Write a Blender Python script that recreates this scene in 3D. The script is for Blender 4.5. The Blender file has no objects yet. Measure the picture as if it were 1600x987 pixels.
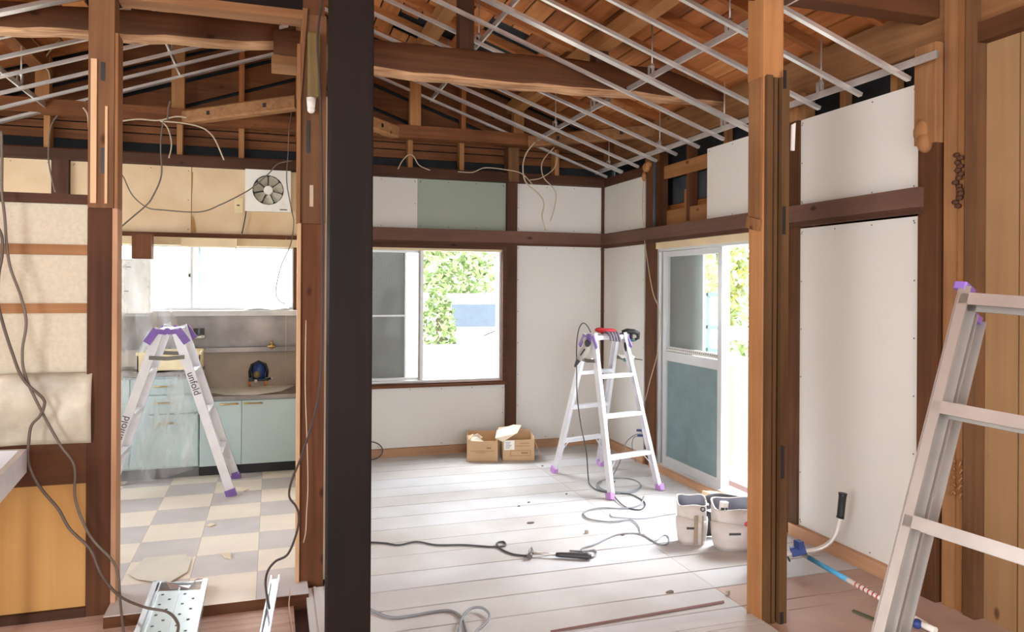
import bpy, math, random
from mathutils import Vector, Matrix
random.seed(7)
R = math.radians
# ------------------------------------------------------------------ camera
H = 1.43; FPX = 1160.0; YAW = 0.31265; ROLL = 0.00582; CY = 448.0
cam_d = bpy.data.cameras.new('camera'); cam = bpy.data.objects.new('camera', cam_d)
bpy.context.scene.collection.objects.link(cam)
cam_d.sensor_width = 36.0; cam_d.lens = FPX/1600*36.0
cam_d.shift_y = -(493.5-CY)/1600.0
cam_d.clip_start = 0.02; cam_d.clip_end = 200
cam.matrix_world = Matrix.Translation((0, 0, H)) @ Matrix.Rotation(-YAW, 4, 'Z') @ Matrix.Rotation(R(90), 4, 'X') @ Matrix.Rotation(ROLL, 4, 'Z')
sc = bpy.context.scene; sc.camera = cam
sc.view_settings.view_transform = 'Standard'; sc.view_settings.look = 'None'
sc.view_settings.gamma = 1; sc.view_settings.use_curve_mapping = False
sc.view_settings.exposure = 1.02
# ------------------------------------------------------------------ sky
w = bpy.data.worlds.new('world'); sc.world = w; w.use_nodes = True
bg = w.node_tree.nodes['Background']; bg.inputs[0].default_value = (0.84, 0.93, 1.0, 1); bg.inputs[1].default_value = 3.8
# ------------------------------------------------------------------ sun, daylight through the openings, added kitchen fill
sun_d = bpy.data.lights.new('sun', 'SUN'); sun_d.energy = 2.2; sun_d.angle = R(1); sun_d.color = (1, .97, .9)
sun = bpy.data.objects.new('sun', sun_d); sc.collection.objects.link(sun)
sun.rotation_euler = Vector((.3, .45, -1)).to_track_quat('-Z', 'Y').to_euler()
def area(name, loc, direction, sx, sy, power, col=(1, 1, 1), portal=False):
    d = bpy.data.lights.new(name, 'AREA'); d.shape = 'RECTANGLE'; d.size = sx; d.size_y = sy
    d.energy = power; d.color = col
    if portal: d.cycles.is_portal = True
    o = bpy.data.objects.new(name, d); sc.collection.objects.link(o)
    o.location = loc; o.rotation_euler = Vector(direction).to_track_quat('-Z', 'Z').to_euler(); return o
area('rear_window_daylight', (0.9, -2.62, 1.30), (0, 1, -0.12), 3.0, 1.7, 17, (.94, .97, 1))
area('kitchen_side_fill', (-2.60, 4.9, 1.35), (1, 0, -.1), 1.7, 1.1, 9, (.9, .96, 1))  # added lamp that brightens the kitchen; no such window is known
area('near_side_window_daylight', (-2.60, -.5, 1.5), (1, .42, .0), 2.2, 1.5, 62, (1, .99, .97))
area('front_window_skylight', (1.15, 7.05, 2.45), (0, -.75, -.62), 2.0, .9, 92, (.88, .95, 1))
area('kitchen_window_skylight', (-.8, 7.0, 2.35), (0, -.8, -.55), 2.0, .8, 60, (.88, .95, 1))
area('garden_door_skylight', (3.75, 4.43, 2.5), (-.75, 0, -.62), 2.0, 1.0, 190, (.88, .95, 1))
area('front_window_portal', (1.15, 6.42, 1.2), (0, -1, 0), 1.6, 1.2, 1, portal=True)
area('kitchen_window_portal', (-0.8, 6.42, 1.49), (0, -1, 0), 1.95, .52, 1, portal=True)
area('garden_door_portal', (3.12, 4.42, .9), (-1, 0, 0), 1.6, 1.75, 1, portal=True)

# ------------------------------------------------------------------ pixel helpers (photo pixel -> point on a real plane)
_F = Vector((math.sin(YAW), math.cos(YAW), 0)); _r0 = Vector((math.cos(YAW), -math.sin(YAW), 0)); _u0 = Vector((0, 0, 1))
_r = _r0*math.cos(ROLL)+_u0*math.sin(ROLL); _u = _u0*math.cos(ROLL)-_r0*math.sin(ROLL); _C = Vector((0, 0, H))
def ray(x, y): return _F+_r*((x-800)/FPX)-_u*((y-CY)/FPX)
def onz(x, y, z=0.0): d = ray(x, y); return _C+d*((z-H)/d.z)
def onx(x, y, X): d = ray(x, y); return _C+d*(X/d.x)
def ony(x, y, Y): d = ray(x, y); return _C+d*(Y/d.y)

# ------------------------------------------------------------------ materials
def lin(c):
    return tuple(((v/255)/12.92 if v/255 <= .04045 else ((v/255+.055)/1.055)**2.4) for v in c)+(1,)
def newmat(name, rough=.6, metal=0.0):
    m = bpy.data.materials.new(name); m.use_nodes = True
    b = m.node_tree.nodes['Principled BSDF']; b.inputs['Roughness'].default_value = rough; b.inputs['Metallic'].default_value = metal
    return m, m.node_tree, b
def plain(name, c, rough=.6, metal=0.0, var=.06, scale=6.0, bump=0.0, alpha=1.0, trans=0.0, c2=None):
    """a base colour broken up by soft noise between c and c2"""
    m, nt, b = newmat(name, rough, metal); N = nt.nodes; L = nt.links
    tc = N.new('ShaderNodeTexCoord'); oi = N.new('ShaderNodeObjectInfo')
    add = N.new('ShaderNodeVectorMath'); add.operation = 'ADD'
    mul = N.new('ShaderNodeMath'); mul.operation = 'MULTIPLY'; mul.inputs[1].default_value = 31.0
    L.new(oi.outputs['Random'], mul.inputs[0]); L.new(tc.outputs['Object'], add.inputs[0]); L.new(mul.outputs[0], add.inputs[1])
    no = N.new('ShaderNodeTexNoise'); no.inputs['Scale'].default_value = scale; no.inputs['Detail'].default_value = 5
    L.new(add.outputs[0], no.inputs['Vector'])
    cr = N.new('ShaderNodeValToRGB'); a = lin(c)
    if c2 is None:
        lo = tuple(v*(1-var*2) for v in a[:3])+(1,); hi = tuple(min(1, v*(1+var)) for v in a[:3])+(1,)
    else: lo, hi = lin(c2), a
    cr.color_ramp.elements[0].color = lo; cr.color_ramp.elements[0].position = .35
    cr.color_ramp.elements[1].color = hi; cr.color_ramp.elements[1].position = .65
    L.new(no.outputs['Fac'], cr.inputs[0]); L.new(cr.outputs[0], b.inputs['Base Color'])
    if bump:
        bp = N.new('ShaderNodeBump'); bp.inputs['Strength'].default_value = bump; bp.inputs['Distance'].default_value = .01
        L.new(no.outputs['Fac'], bp.inputs['Height']); L.new(bp.outputs[0], b.inputs['Normal'])
    if alpha < 1: b.inputs['Alpha'].default_value = alpha
    if trans: b.inputs['Transmission Weight'].default_value = trans
    return m
def wood(name, c, c2, axis='Z', rough=.65, grain=1.0, bump=.15):
    m, nt, b = newmat(name, rough); N = nt.nodes; L = nt.links
    tc = N.new('ShaderNodeTexCoord'); oi = N.new('ShaderNodeObjectInfo')
    mul = N.new('ShaderNodeMath'); mul.operation = 'MULTIPLY'; mul.inputs[1].default_value = 53.0
    add = N.new('ShaderNodeVectorMath'); add.operation = 'ADD'
    L.new(oi.outputs['Random'], mul.inputs[0]); L.new(tc.outputs['Object'], add.inputs[0]); L.new(mul.outputs[0], add.inputs[1])
    mp = N.new('ShaderNodeMapping'); s = [28*grain]*3; s['XYZ'.index(axis)] = 1.3*grain
    mp.inputs['Scale'].default_value = s; L.new(add.outputs[0], mp.inputs['Vector'])
    no = N.new('ShaderNodeTexNoise'); no.inputs['Scale'].default_value = 1.0; no.inputs['Detail'].default_value = 6; no.inputs['Distortion'].default_value = .6
    L.new(mp.outputs[0], no.inputs['Vector'])
    n2 = N.new('ShaderNodeTexNoise'); n2.inputs['Scale'].default_value = 2.2; n2.inputs['Detail'].default_value = 3; L.new(add.outputs[0], n2.inputs['Vector'])
    mx = N.new('ShaderNodeMath'); mx.operation = 'MULTIPLY_ADD'; mx.inputs[1].default_value = .5; L.new(n2.outputs['Fac'], mx.inputs[0])
    m3 = N.new('ShaderNodeMath'); m3.operation = 'MULTIPLY'; m3.inputs[1].default_value = .5; L.new(no.outputs['Fac'], m3.inputs[0]); L.new(m3.outputs[0], mx.inputs[2])
    cr = N.new('ShaderNodeValToRGB'); cr.color_ramp.elements[0].color = lin(c2); cr.color_ramp.elements[0].position = .32
    cr.color_ramp.elements[1].color = lin(c); cr.color_ramp.elements[1].position = .68
    L.new(mx.outputs[0], cr.inputs[0])
    hs = N.new('ShaderNodeHueSaturation'); mr = N.new('ShaderNodeMapRange'); mr.inputs['To Min'].default_value = .82; mr.inputs['To Max'].default_value = 1.15
    L.new(oi.outputs['Random'], mr.inputs['Value']); L.new(mr.outputs[0], hs.inputs['Value']); L.new(cr.outputs[0], hs.inputs['Color'])
    vo = N.new('ShaderNodeTexVoronoi'); vo.inputs['Scale'].default_value = 1.0
    m2 = N.new('ShaderNodeMapping'); s2 = [6.0]*3; s2['XYZ'.index(axis)] = 3.0; m2.inputs['Scale'].default_value = s2
    L.new(add.outputs[0], m2.inputs['Vector']); L.new(m2.outputs[0], vo.inputs['Vector'])
    kr = N.new('ShaderNodeValToRGB'); kr.color_ramp.elements[0].color = (.38, .33, .3, 1); kr.color_ramp.elements[0].position = .045
    kr.color_ramp.elements[1].color = (1, 1, 1, 1); kr.color_ramp.elements[1].position = .10
    L.new(vo.outputs['Distance'], kr.inputs[0])
    km = N.new('ShaderNodeMix'); km.data_type = 'RGBA'; km.blend_type = 'MULTIPLY'; km.inputs['Factor'].default_value = 1
    L.new(hs.outputs[0], km.inputs['A']); L.new(kr.outputs[0], km.inputs['B'])
    L.new(km.outputs['Result'], b.inputs['Base Color'])
    b.inputs['Specular IOR Level'].default_value = .18
    if bump:
        bp = N.new('ShaderNodeBump'); bp.inputs['Strength'].default_value = bump; bp.inputs['Distance'].default_value = .004
        L.new(no.outputs['Fac'], bp.inputs['Height']); L.new(bp.outputs[0], b.inputs['Normal'])
    return m
def glass(name, c=(1, 1, 1), alpha=.12):
    m, nt, b = newmat(name, .03); b.inputs['Base Color'].default_value = c+(1,); b.inputs['Alpha'].default_value = alpha; return m
_W = {}
def W(kind, axis):
    k = (kind, axis)
    if k not in _W:
        p = {'dark': ((92, 60, 44), (62, 38, 28)), 'pillar': ((27, 14, 9), (14, 8, 5)), 'nat': ((168, 122, 82), (120, 80, 50)),
             'deckA': ((200, 130, 78), (146, 86, 48)), 'deckB': ((172, 104, 62), (112, 64, 36)), 'deckC': ((216, 150, 94), (164, 100, 58)),
             'raft': ((182, 116, 68), (128, 76, 42)), 'beam': ((134, 84, 50), (88, 52, 30)), 'log': ((224, 178, 136), (104, 64, 40)),
             'rail': ((112, 82, 70), (88, 62, 52)), 'red': ((116, 72, 46), (86, 52, 32)), 'pale': ((214, 178, 140), (190, 150, 112)),
             'orange': ((174, 124, 80), (144, 97, 58)), 'old': ((132, 94, 64), (92, 62, 40)), 'jamb': ((104, 76, 48), (74, 52, 32)), 'panel': ((190, 146, 88), (170, 126, 74)),
             'wallp': ((166, 132, 94), (146, 112, 78)), 'skirt': ((196, 154, 122), (166, 124, 94)), 'mid': ((106, 67, 42), (74, 45, 27)),
             'postl': ((92, 56, 35), (62, 36, 22))}[kind]
        _W[k] = wood('wood_%s_%s' % (kind, axis), p[0], p[1], axis, grain=(.7 if kind in ('panel', 'wallp') else 1.9 if kind == 'log' else 1), bump=.6 if kind == 'log' else .3)
    return _W[k]
PB = plain('plasterboard', (222, 217, 210), .9, var=.012, scale=2)
PBG = plain('green_plasterboard', (160, 170, 155), .9, var=.02, scale=2)
SCR = plain('screw_heads', (90, 80, 72), .6)
CREAM = plain('old_cream_board', (226, 200, 166), .9, var=.05, scale=3, c2=(210, 178, 140))
TEX = plain('textured_cream_wallpaper', (206, 196, 174), .95, var=.03, scale=60, bump=.5)
VINYL = plain('wrinkled_vinyl_sheet', (194, 184, 164), .4, var=.14, scale=7, bump=1.0)
FELT = plain('black_roofing_felt', (40, 41, 44), .9, var=.15)
FELTG = plain('grey_blue_felt', (70, 74, 80), .8, var=.15)
GALV = plain('galvanised_steel', (222, 218, 214), .34, .7, var=.05, scale=10)
GALVD = plain('galvanised_bright', (222, 226, 230), .28, .8, var=.05, scale=8)
ALU = plain('brushed_aluminium', (226, 226, 230), .38, .55, var=.03, scale=12)
ALUW = plain('satin_aluminium_ladder', (228, 226, 230), .45, .35, var=.03, scale=12)
STEEL = plain('stainless_steel', (150, 140, 134), .42, .7, var=.2, scale=3)
WFRAME = plain('window_aluminium', (205, 205, 205), .4, .4, var=.02)
CREAMW = plain('cream_painted_wood', (226, 204, 166), .7, var=.04)
MINT = plain('pale_mint_enamel', (190, 208, 208), .35, var=.02, scale=2)
BLACK = plain('black_plastic', (30, 30, 32), .45, var=.1)
DGREY = plain('dark_grey', (66, 66, 70), .5, var=.1)
WHITE = plain('white_plastic', (236, 232, 224), .45, var=.02)
PURPLE = plain('purple_plastic', (132, 98, 178), .45, var=.08)
LILAC = plain('lilac_rubber', (190, 140, 204), .6, var=.06)
BRASS = plain('old_brass', (196, 160, 96), .35, .8)
GLASS = glass('window_glass', (.9, .95, .95), .10)
SLEEVE = plain('grey_cable_sheath', (110, 98, 88), .6)
CGREY = plain('pale_grey_cable', (140, 142, 146), .6)
CWHITE = plain('off_white_cable', (196, 176, 150), .6)
CDARK = plain('dark_brown_cord', (62, 50, 46), .6)

# ------------------------------------------------------------------ mesh builder
class MB:
    def __init__(s): s.v = []; s.f = []; s.m = []; s.s = []
    def _add(s, vs, fs, m=0, sm=False):
        o = len(s.v); s.v += [Vector(q) for q in vs]
        for f in fs: s.f.append([i+o for i in f]); s.m.append(m); s.s.append(sm)
        return s
    def box(s, x0, x1, y0, y1, z0, z1, m=0):
        return s._add([(x0, y0, z0), (x1, y0, z0), (x1, y1, z0), (x0, y1, z0), (x0, y0, z1), (x1, y0, z1), (x1, y1, z1), (x0, y1, z1)],
                      [(0, 3, 2, 1), (4, 5, 6, 7), (0, 1, 5, 4), (1, 2, 6, 5), (2, 3, 7, 6), (3, 0, 4, 7)], m)
    def bar(s, p, q, w_, h_, up=(0, 0, 1), m=0, b=0):
        p = Vector(p); q = Vector(q); d = (q-p).normalized(); up = Vector(up)
        x = d.cross(up).normalized(); z = x.cross(d).normalized()
        if b <= 0: pr = [(-w_/2, -h_/2), (w_/2, -h_/2), (w_/2, h_/2), (-w_/2, h_/2)]
        else:
            a, c = w_/2, h_/2; pr = [(-a+b, -c), (a-b, -c), (a, -c+b), (a, c-b), (a-b, c), (-a+b, c), (-a, c-b), (-a, -c+b)]
        n = len(pr); vs = [p+x*i+z*j for i, j in pr]+[q+x*i+z*j for i, j in pr]
        fs = [tuple(range(n))[::-1], tuple(range(n, 2*n))]+[(i, (i+1) % n, n+(i+1) % n, n+i) for i in range(n)]
        return s._add(vs, fs, m)
    def profile(s, p, q, pts, up=(0, 0, 1), m=0):
        """extrude an open strip of thickness (list of (x,z)) closed polygon from p to q"""
        p = Vector(p); q = Vector(q); d = (q-p).normalized(); up = Vector(up)
        x = d.cross(up).normalized(); z = x.cross(d).normalized(); n = len(pts)
        vs = [p+x*i+z*j for i, j in pts]+[q+x*i+z*j for i, j in pts]
        return s._add(vs, [(i, (i+1) % n, n+(i+1) % n, n+i) for i in range(n)], m)
    def prism(s, pts, vec, m=0):
        n = len(pts); vec = Vector(vec); vs = [Vector(p) for p in pts]; vs += [p+vec for p in vs]
        return s._add(vs, [tuple(range(n))[::-1], tuple(range(n, 2*n))]+[(i, (i+1) % n, n+(i+1) % n, n+i) for i in range(n)], m)
    def tube(s, pts, r, n=8, m=0, taper=None, closed=False, sx=1, up=None):
        pts = [Vector(p) for p in pts]; k = len(pts); rings = []
        pu = Vector(up) if up else None
        for i, p in enumerate(pts):
            d = (pts[min(i+1, k-1)]-pts[max(i-1, 0)]).normalized()
            if pu is None: pu = Vector((0, 0, 1)) if abs(d.z) < .9 else Vector((1, 0, 0))
            x = d.cross(pu); x = x.normalized() if x.length > 1e-5 else Vector((1, 0, 0)); z = x.cross(d).normalized(); pu = z
            rr = r[i] if isinstance(r, (list, tuple)) else r
            rings.append([p+x*(rr*sx*math.cos(2*math.pi*a/n))+z*(rr*math.sin(2*math.pi*a/n)) for a in range(n)])
        vs = [v for g in rings for v in g]
        fs = [(i*n+a, i*n+(a+1) % n, (i+1)*n+(a+1) % n, (i+1)*n+a) for i in range(k-1) for a in range(n)]
        s._add(vs, fs, m, True); o = len(s.v)-len(vs)
        s.f.append([o+a for a in range(n)][::-1]); s.m.append(m); s.s.append(False)
        s.f.append([o+(k-1)*n+a for a in range(n)]); s.m.append(m); s.s.append(False)
        return s
    def cyl(s, p, q, r, r2=None, n=16, m=0): return s.tube([p, q], [r, r if r2 is None else r2], n, m)
    def ball(s, c, rx, ry=None, rz=None, n=12, m=0):
        ry = rx if ry is None else ry; rz = rx if rz is None else rz; c = Vector(c); k = n//2+1; vs = []
        for i in range(k+1):
            t = math.pi*i/k
            for a in range(n):
                p = 2*math.pi*a/n; vs.append(c+Vector((rx*math.sin(t)*math.cos(p), ry*math.sin(t)*math.sin(p), rz*math.cos(t))))
        return s._add(vs, [(i*n+a, (i+1)*n+a, (i+1)*n+(a+1) % n, i*n+(a+1) % n) for i in range(k) for a in range(n)], m, True)
    def grid(s, fn, nu, nv, m=0, sm=True, thick=0.0):
        vs = [Vector(fn(i/nu, j/nv)) for i in range(nu+1) for j in range(nv+1)]
        fs = [(i*(nv+1)+j, (i+1)*(nv+1)+j, (i+1)*(nv+1)+j+1, i*(nv+1)+j+1) for i in range(nu) for j in range(nv)]
        return s._add(vs, fs, m, sm)
    def xf(s, M):
        s.v = [M @ q for q in s.v]; return s
    def build(s, name, mats, parent=None, label=None, cat=None, group=None, kind=None, solid=0, bevel=0):
        if not isinstance(mats, (list, tuple)): mats = [mats]
        lo = Vector([min(q[i] for q in s.v) for i in range(3)]); hi = Vector([max(q[i] for q in s.v) for i in range(3)])
        o0 = Vector(((lo.x+hi.x)/2, (lo.y+hi.y)/2, lo.z))
        me = bpy.data.meshes.new(name); me.from_pydata([q-o0 for q in s.v], [], s.f); me.update()
        for mt in mats: me.materials.append(mt)
        me.polygons.foreach_set('material_index', s.m); me.polygons.foreach_set('use_smooth', s.s)
        o = bpy.data.objects.new(name, me); sc.collection.objects.link(o)
        if parent is not None:
            o.parent = parent; po = Vector(parent.location); g = parent.parent
            while g is not None: po += Vector(g.location); g = g.parent
            o.location = o0-po
        else: o.location = o0
        if solid: md = o.modifiers.new('solid', 'SOLIDIFY'); md.thickness = solid; md.offset = 0
        if bevel: md = o.modifiers.new('bevel', 'BEVEL'); md.width = bevel; md.segments = 2; md.limit_method = 'ANGLE'
        tag(o, label, cat, group, kind); return o
def tag(o, label=None, cat=None, group=None, kind=None):
    if label: o['label'] = label
    if cat: o['category'] = cat
    if group: o['group'] = group
    if kind: o['kind'] = kind
    return o
def thing(name, loc, label, cat, group=None):
    o = bpy.data.objects.new(name, None); sc.collection.objects.link(o); o.location = loc; o.empty_display_size = .1
    return tag(o, label, cat, group)
def B(x0, x1, y0, y1, z0, z1, name, mat, label=None, cat=None, group=None, parent=None, kind=None, bevel=0):
    return MB().box(x0, x1, y0, y1, z0, z1).build(name, mat, parent, label, cat, group, kind, bevel=bevel)
def S(mb, name, mat): return mb.build(name, mat, kind='structure')
def smooth(pts, k=6):
    pts = [Vector(p) for p in pts]; out = []
    for i in range(len(pts)-1):
        p0 = pts[max(i-1, 0)]; p1 = pts[i]; p2 = pts[i+1]; p3 = pts[min(i+2, len(pts)-1)]
        for j in range(k):
            t = j/k; out.append(.5*((2*p1)+(p2-p0)*t+(2*p0-5*p1+4*p2-p3)*t*t+(3*p1-p0-3*p2+p3)*t**3))
    out.append(pts[-1]); return out
ORD = ['first', 'second', 'third', 'fourth', 'fifth', 'sixth', 'seventh', 'eighth', 'ninth', 'tenth', 'eleventh', 'twelfth', 'thirteenth']

# ================================================================== SETTING
XR, YB = 2.90, 6.24
RX = 0.22                       # ridge
def zr(X): return 3.69-.345*abs(X-RX)        # underside of the rafters
# --- floor of the front room: sheathing boards with open joints over dark joists
FLA = plain('dusty_white_floor_board', (206, 204, 205), .62, var=.035, scale=2.2, c2=(190, 185, 184))
FLB = plain('dusty_white_floor_board_warm', (202, 198, 195), .62, var=.035, scale=2.2, c2=(184, 176, 171))
FLC = plain('dusty_pink_plywood', (196, 168, 152), .65, var=.05, scale=3, c2=(178, 150, 136))
FLD = plain('floor_joint_dark', (74, 46, 38), .9)
FLE = wood('dusty_red_brown_planks', (214, 192, 180), (172, 136, 118), 'X', grain=.8)
fl = MB(); fl.box(-2.6, 3.3, -2.8, 6.35, -.06, -.02, 2)
ys = [6.24, 6.07, 5.93, 5.74, 5.50, 5.26, 5.05, 4.83, 4.60, 4.37, 4.14, 3.93, 3.70, 3.49, 3.28, 3.07, 2.86, 2.76]
rr = random.Random(3)
for i in range(len(ys)-1):
    g = rr.choice([.0025, .003, .0038, .005]); g = .0065 if i in (12, 14) else g
    xs = [.27, 2.02+(.0 if i % 2 else .0), XR+.06]
    for k in range(2):
        sh = 0 if k == 0 else .0
        fl.box(xs[k]+(.0012 if k else 0), xs[k+1]-.0012, ys[i+1]+g, ys[i]-g, -.02, 0, rr.choice([0, 0, 1]) if not (ys[i] < 3.1 and k == 1) else 3)
fl.box(1.0, 3.3, -2.8, 2.757, -.02, 0, 3)
for k in range(10): fl.box(-2.6, .998, 2.257-.5*k+.002, 2.757-.5*k-.002, -.02, 0, 4)
fl.box(-2.6, .10, 2.76, 2.96, -.02, 0, 4)
yy = 3.50
while yy > 2.97:
    fl.box(-2.6, .10, yy-.105, yy-.0025, -.02, 0, 4); yy -= .108
S(fl, 'floor', [FLA, FLB, FLD, FLC, FLE])
# kitchen: vinyl chequer floor one step up
TC = plain('cream_vinyl_tile', (236, 224, 208), .5, var=.03, scale=5); TG = plain('lilac_grey_vinyl_tile', (202, 194, 192), .5, var=.04, scale=5)
TS = W('mid', 'X')
kf = MB(); kf.box(-.66, .165, 3.452, 6.3, -.02, .046, 2).box(-2.6, -.66, 3.66, 6.3, -.02, .046, 2)
x = -.06-.3*9
for i in range(12):
    for j in range(10):
        x0, x1 = x+.3*i, x+.3*(i+1); y0, y1 = 3.79-.3+.3*j, 3.79+.3*j
        if j == 0: y0 = 3.455
        x0 = max(x0, -2.6); x1 = min(x1, .165); y1 = min(y1, 6.3)
        if x1-x0 < .01: continue
        if x1 < -.65 and y1 < 3.7: continue
        if x1 < -.65: y0 = max(y0, 3.66)
        kf.box(x0+.0006, x1-.0006, y0+.0006, y1-.0006, .046, .05, (i+j) % 2)
S(kf, 'floor', [TC, TG, TS])
# torn loose vinyl tile by the kitchen threshold
TORN = plain('torn_vinyl_tile', (222, 216, 200), .5, var=.03)
a = [onz(x_, y_, .055) for x_, y_ in ((200, 897), (226, 872), (290, 866), (299, 874), (293, 893), (262, 912), (214, 905))]
MB().prism(a, (0, 0, .003)).build('floor_tile', TORN, label='torn pale vinyl tile lifted loose beside the perforated steel plank', cat='tile')

# --- back wall (gable)
wb = MB()
zt = zr(RX)-.02
def wallY(mb, x0, x1, z0, z1, y0, y1, m=0): mb.box(x0, x1, y0, y1, z0, z1, m)
for (x0, x1, z0, z1) in ((-2.6, -1.78, 0, 2.4), (-1.78, .17, 0, 1.22), (-1.78, .17, 1.76, 2.4), (.17, .42, 0, 2.4), (.42, 1.93, 0, .6), (.42, 1.93, 1.78, 2.4), (1.93, 3.1, 0, 2.4)):
    wallY(wb, x0, x1, z0, z1, 6.30, 6.36)
# horizontal sheathing above the plate, gaps show the felt behind
for z0, z1 in ((2.40, 2.45), (2.52, 2.585), (2.595, 2.645), (2.655, 2.72)):
    wallY(wb, -2.6, 3.0, z0, z1, 6.30, 6.315)
# sheathing parallel to the roof pitch
s_ = .345
for side in (1, -1):
    t = 0.0
    k = 0
    while t < 1.35:
        wd = .165; zt0 = 3.70-t; zb0 = zt0-wd
        # board between lines z = zt0 - s*|x-RX| clipped below at 2.70
        xa = 0.0; xb = min(2.75, (zt0-2.70)/s_)
        xc = min(2.75, (zb0-2.70)/s_)
        if xb > 0.02:
            pts = [(RX, 6.315, zt0), (RX+side*xb, 6.315, zt0-s_*xb)]
            if xc < xb: pts += [(RX+side*max(xc, 0), 6.315, zb0-s_*max(xc, 0) if xc > 0 else 2.70)]
            else: pts += [(RX+side*xb, 6.315, zb0-s_*xb)]
            if xc > 0: pts += [(RX, 6.315, zb0)]
            else: pts += [(RX, 6.315, 2.70)]
            pts = [Vector(p) for p in pts]
            if side < 0: pts = pts[::-1]
            wb.prism(pts, (0, -.014, 0), 0)
        t += wd+(.03 if k % 2 == 0 else .035); k += 1
# felt with a torn hole near the ridge (daylight shows through)
hx0, hx1, hz0, hz1 = .085, .145, 3.19, 3.205
wb.box(-2.7, hx0, 6.37, 6.375, 2.4, 3.9, 1); wb.box(hx1, 3.1, 6.37, 6.375, 2.4, 3.9, 1)
wb.box(hx0, hx1, 6.37, 6.375, 2.4, hz0, 1); wb.box(hx0, hx1, 6.37, 6.375, hz1, 3.9, 1)
S(wb, 'wall_back', [W('beam', 'X'), FELT])

# --- right wall: weatherboards behind, garden door opening
wr = MB()
for (y0, y1, z0, z1) in ((5.27, 6.36, 0, 1.8), (3.58, 5.27, -.05, .0), (-2.8, 3.58, 0, 1.8)):
    wr.box(3.03, 3.06, y0, y1, z0, z1)
for z0, z1 in ((1.78, 1.95), (2.0, 2.09), (2.31, 2.35)):
    wr.box(3.03, 3.045, 2.4, 6.36, z0, z1)
wr.box(3.03, 3.06, -2.8, 2.4, 1.8, 2.75)
wr.box(3.07, 3.075, -2.8, 6.36, 1.78, 3.0, 1)
wr.box(3.046, 3.06, 4.5, 5.25, 2.1, 2.3, 2)
S(wr, 'wall_right', [W('raft', 'Y'), FELT, FELTG])
# --- left, rear, partition
PLA = plain('old_plaster', (214, 200, 178), .9)
S(MB().box(-2.72, -2.62, -2.8, -1.7, 0, 2.9).box(-2.72, -2.62, -1.7, .7, 0, .7).box(-2.72, -2.62, -1.7, .7, 2.4, 2.9).box(-2.72, -2.62, .7, 4.0, 0, 2.9).box(-2.72, -2.62, 5.8, 6.36, 0, 2.9).box(-2.72, -2.62, 4.0, 5.8, 0, .75).box(-2.72, -2.62, 4.0, 5.8, 1.95, 2.9), 'wall_left', PLA)
wrr = MB()
for (x0, x1, z0, z1) in ((-2.7, -.7, 0, 3.0), (2.5, 3.1, 0, 3.0), (-.7, 2.5, 0, .4), (-.7, 2.5, 2.5, 3.9)):
    wrr.box(x0, x1, -2.6, -2.5, z0, z1)
S(wrr, 'wall_rear', PLA)
S(MB().box(.215, .265, 3.72, 6.24, 0, 2.35), 'wall_middle', PLA)
# --- roof deck
ce = MB(); rr = random.Random(5)
holes = {(1, 9): (5.0, 5.9), (1, 10): (5.0, 5.9), (1, 11): (5.15, 5.9), (-1, 8): (5.0, 6.0), (-1, 7): (4.9, 6.0), (-1, 9): (5.2, 6.0), (1, 6): (5.5, 6.0), (1, 7): (5.5, 6.0), (1, 5): (5.6, 6.0)}
bw = .138
for side in (1, -1):
    for i in range(21):
        s0 = .01+i*bw; s1 = s0+bw-.013
        segs = [(-2.9, 6.35)]
        if (side, i) in holes: h0, h1 = holes[(side, i)]; segs = [(-2.9, h0), (h1, 6.35)]
        for y0, y1 in segs:
            # random butt joints
            cut = rr.uniform(2.6, 5.6)
            for a_, b_ in (((y0, cut), (cut+.004, y1)) if y0 < cut < y1 else ((y0, y1),)):
                m = rr.choice([0, 0, 1, 2])
                X0, X1 = RX+side*s0, RX+side*s1; Z0, Z1 = zr(X0)+.055, zr(X1)+.055
                pts = [(X0, a_, Z0), (X1, a_, Z1), (X1, b_, Z1), (X0, b_, Z0)]
                if side < 0: pts = pts[::-1]
                ce.prism(pts, (0, 0, .012), m)
    X1 = RX+side*2.95
    ce.prism([(RX, -2.9, zr(RX)+.09), (X1, -2.9, zr(X1)+.09), (X1, 6.4, zr(X1)+.09), (RX, 6.4, zr(RX)+.09)][::side], (0, 0, .02), 3)
S(ce, 'ceiling', [W('deckA', 'Y'), W('deckB', 'Y'), W('deckC', 'Y'), FELT])

# ================================================================== ROOF TIMBERS
def label_n(base, i, ref): return '%s, %s from %s' % (base, ORD[i], ref)
for side, sn in ((1, 'right'), (-1, 'left')):
    for i in range(9):
        Y = 6.18-.455*i
        a = Vector((RX+side*.03, Y, zr(RX+.03)+.0275)); b = Vector((RX+side*2.85, Y, zr(RX+2.85)+.0275))
        MB().bar(a, b, .04, .055).build('rafter', W('raft', 'X'), label=label_n('slim brown rafter under the %s roof slope' % sn, i, 'the back gable'), cat='roof rafter', group='rafters of the %s roof slope' % sn)
for X, nm in ((RX, 'ridge beam along the top of the open roof'), (1.12, 'square roof purlin over the long log, upper one on the right slope'), (2.02, 'square roof purlin, lower one on the right slope'),
              (-.68, 'square roof purlin, upper one on the left slope'), (-1.58, 'square roof purlin, lower one on the left slope')):
    zt_ = zr(X)-.012 if X != RX else zr(X)
    B(X-.05, X+.05, -2.4, 6.28, zt_-.1, zt_, 'purlin', W('orange' if X > .3 else 'beam', 'Y'), 'brown '+nm, 'roof beam')
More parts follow.
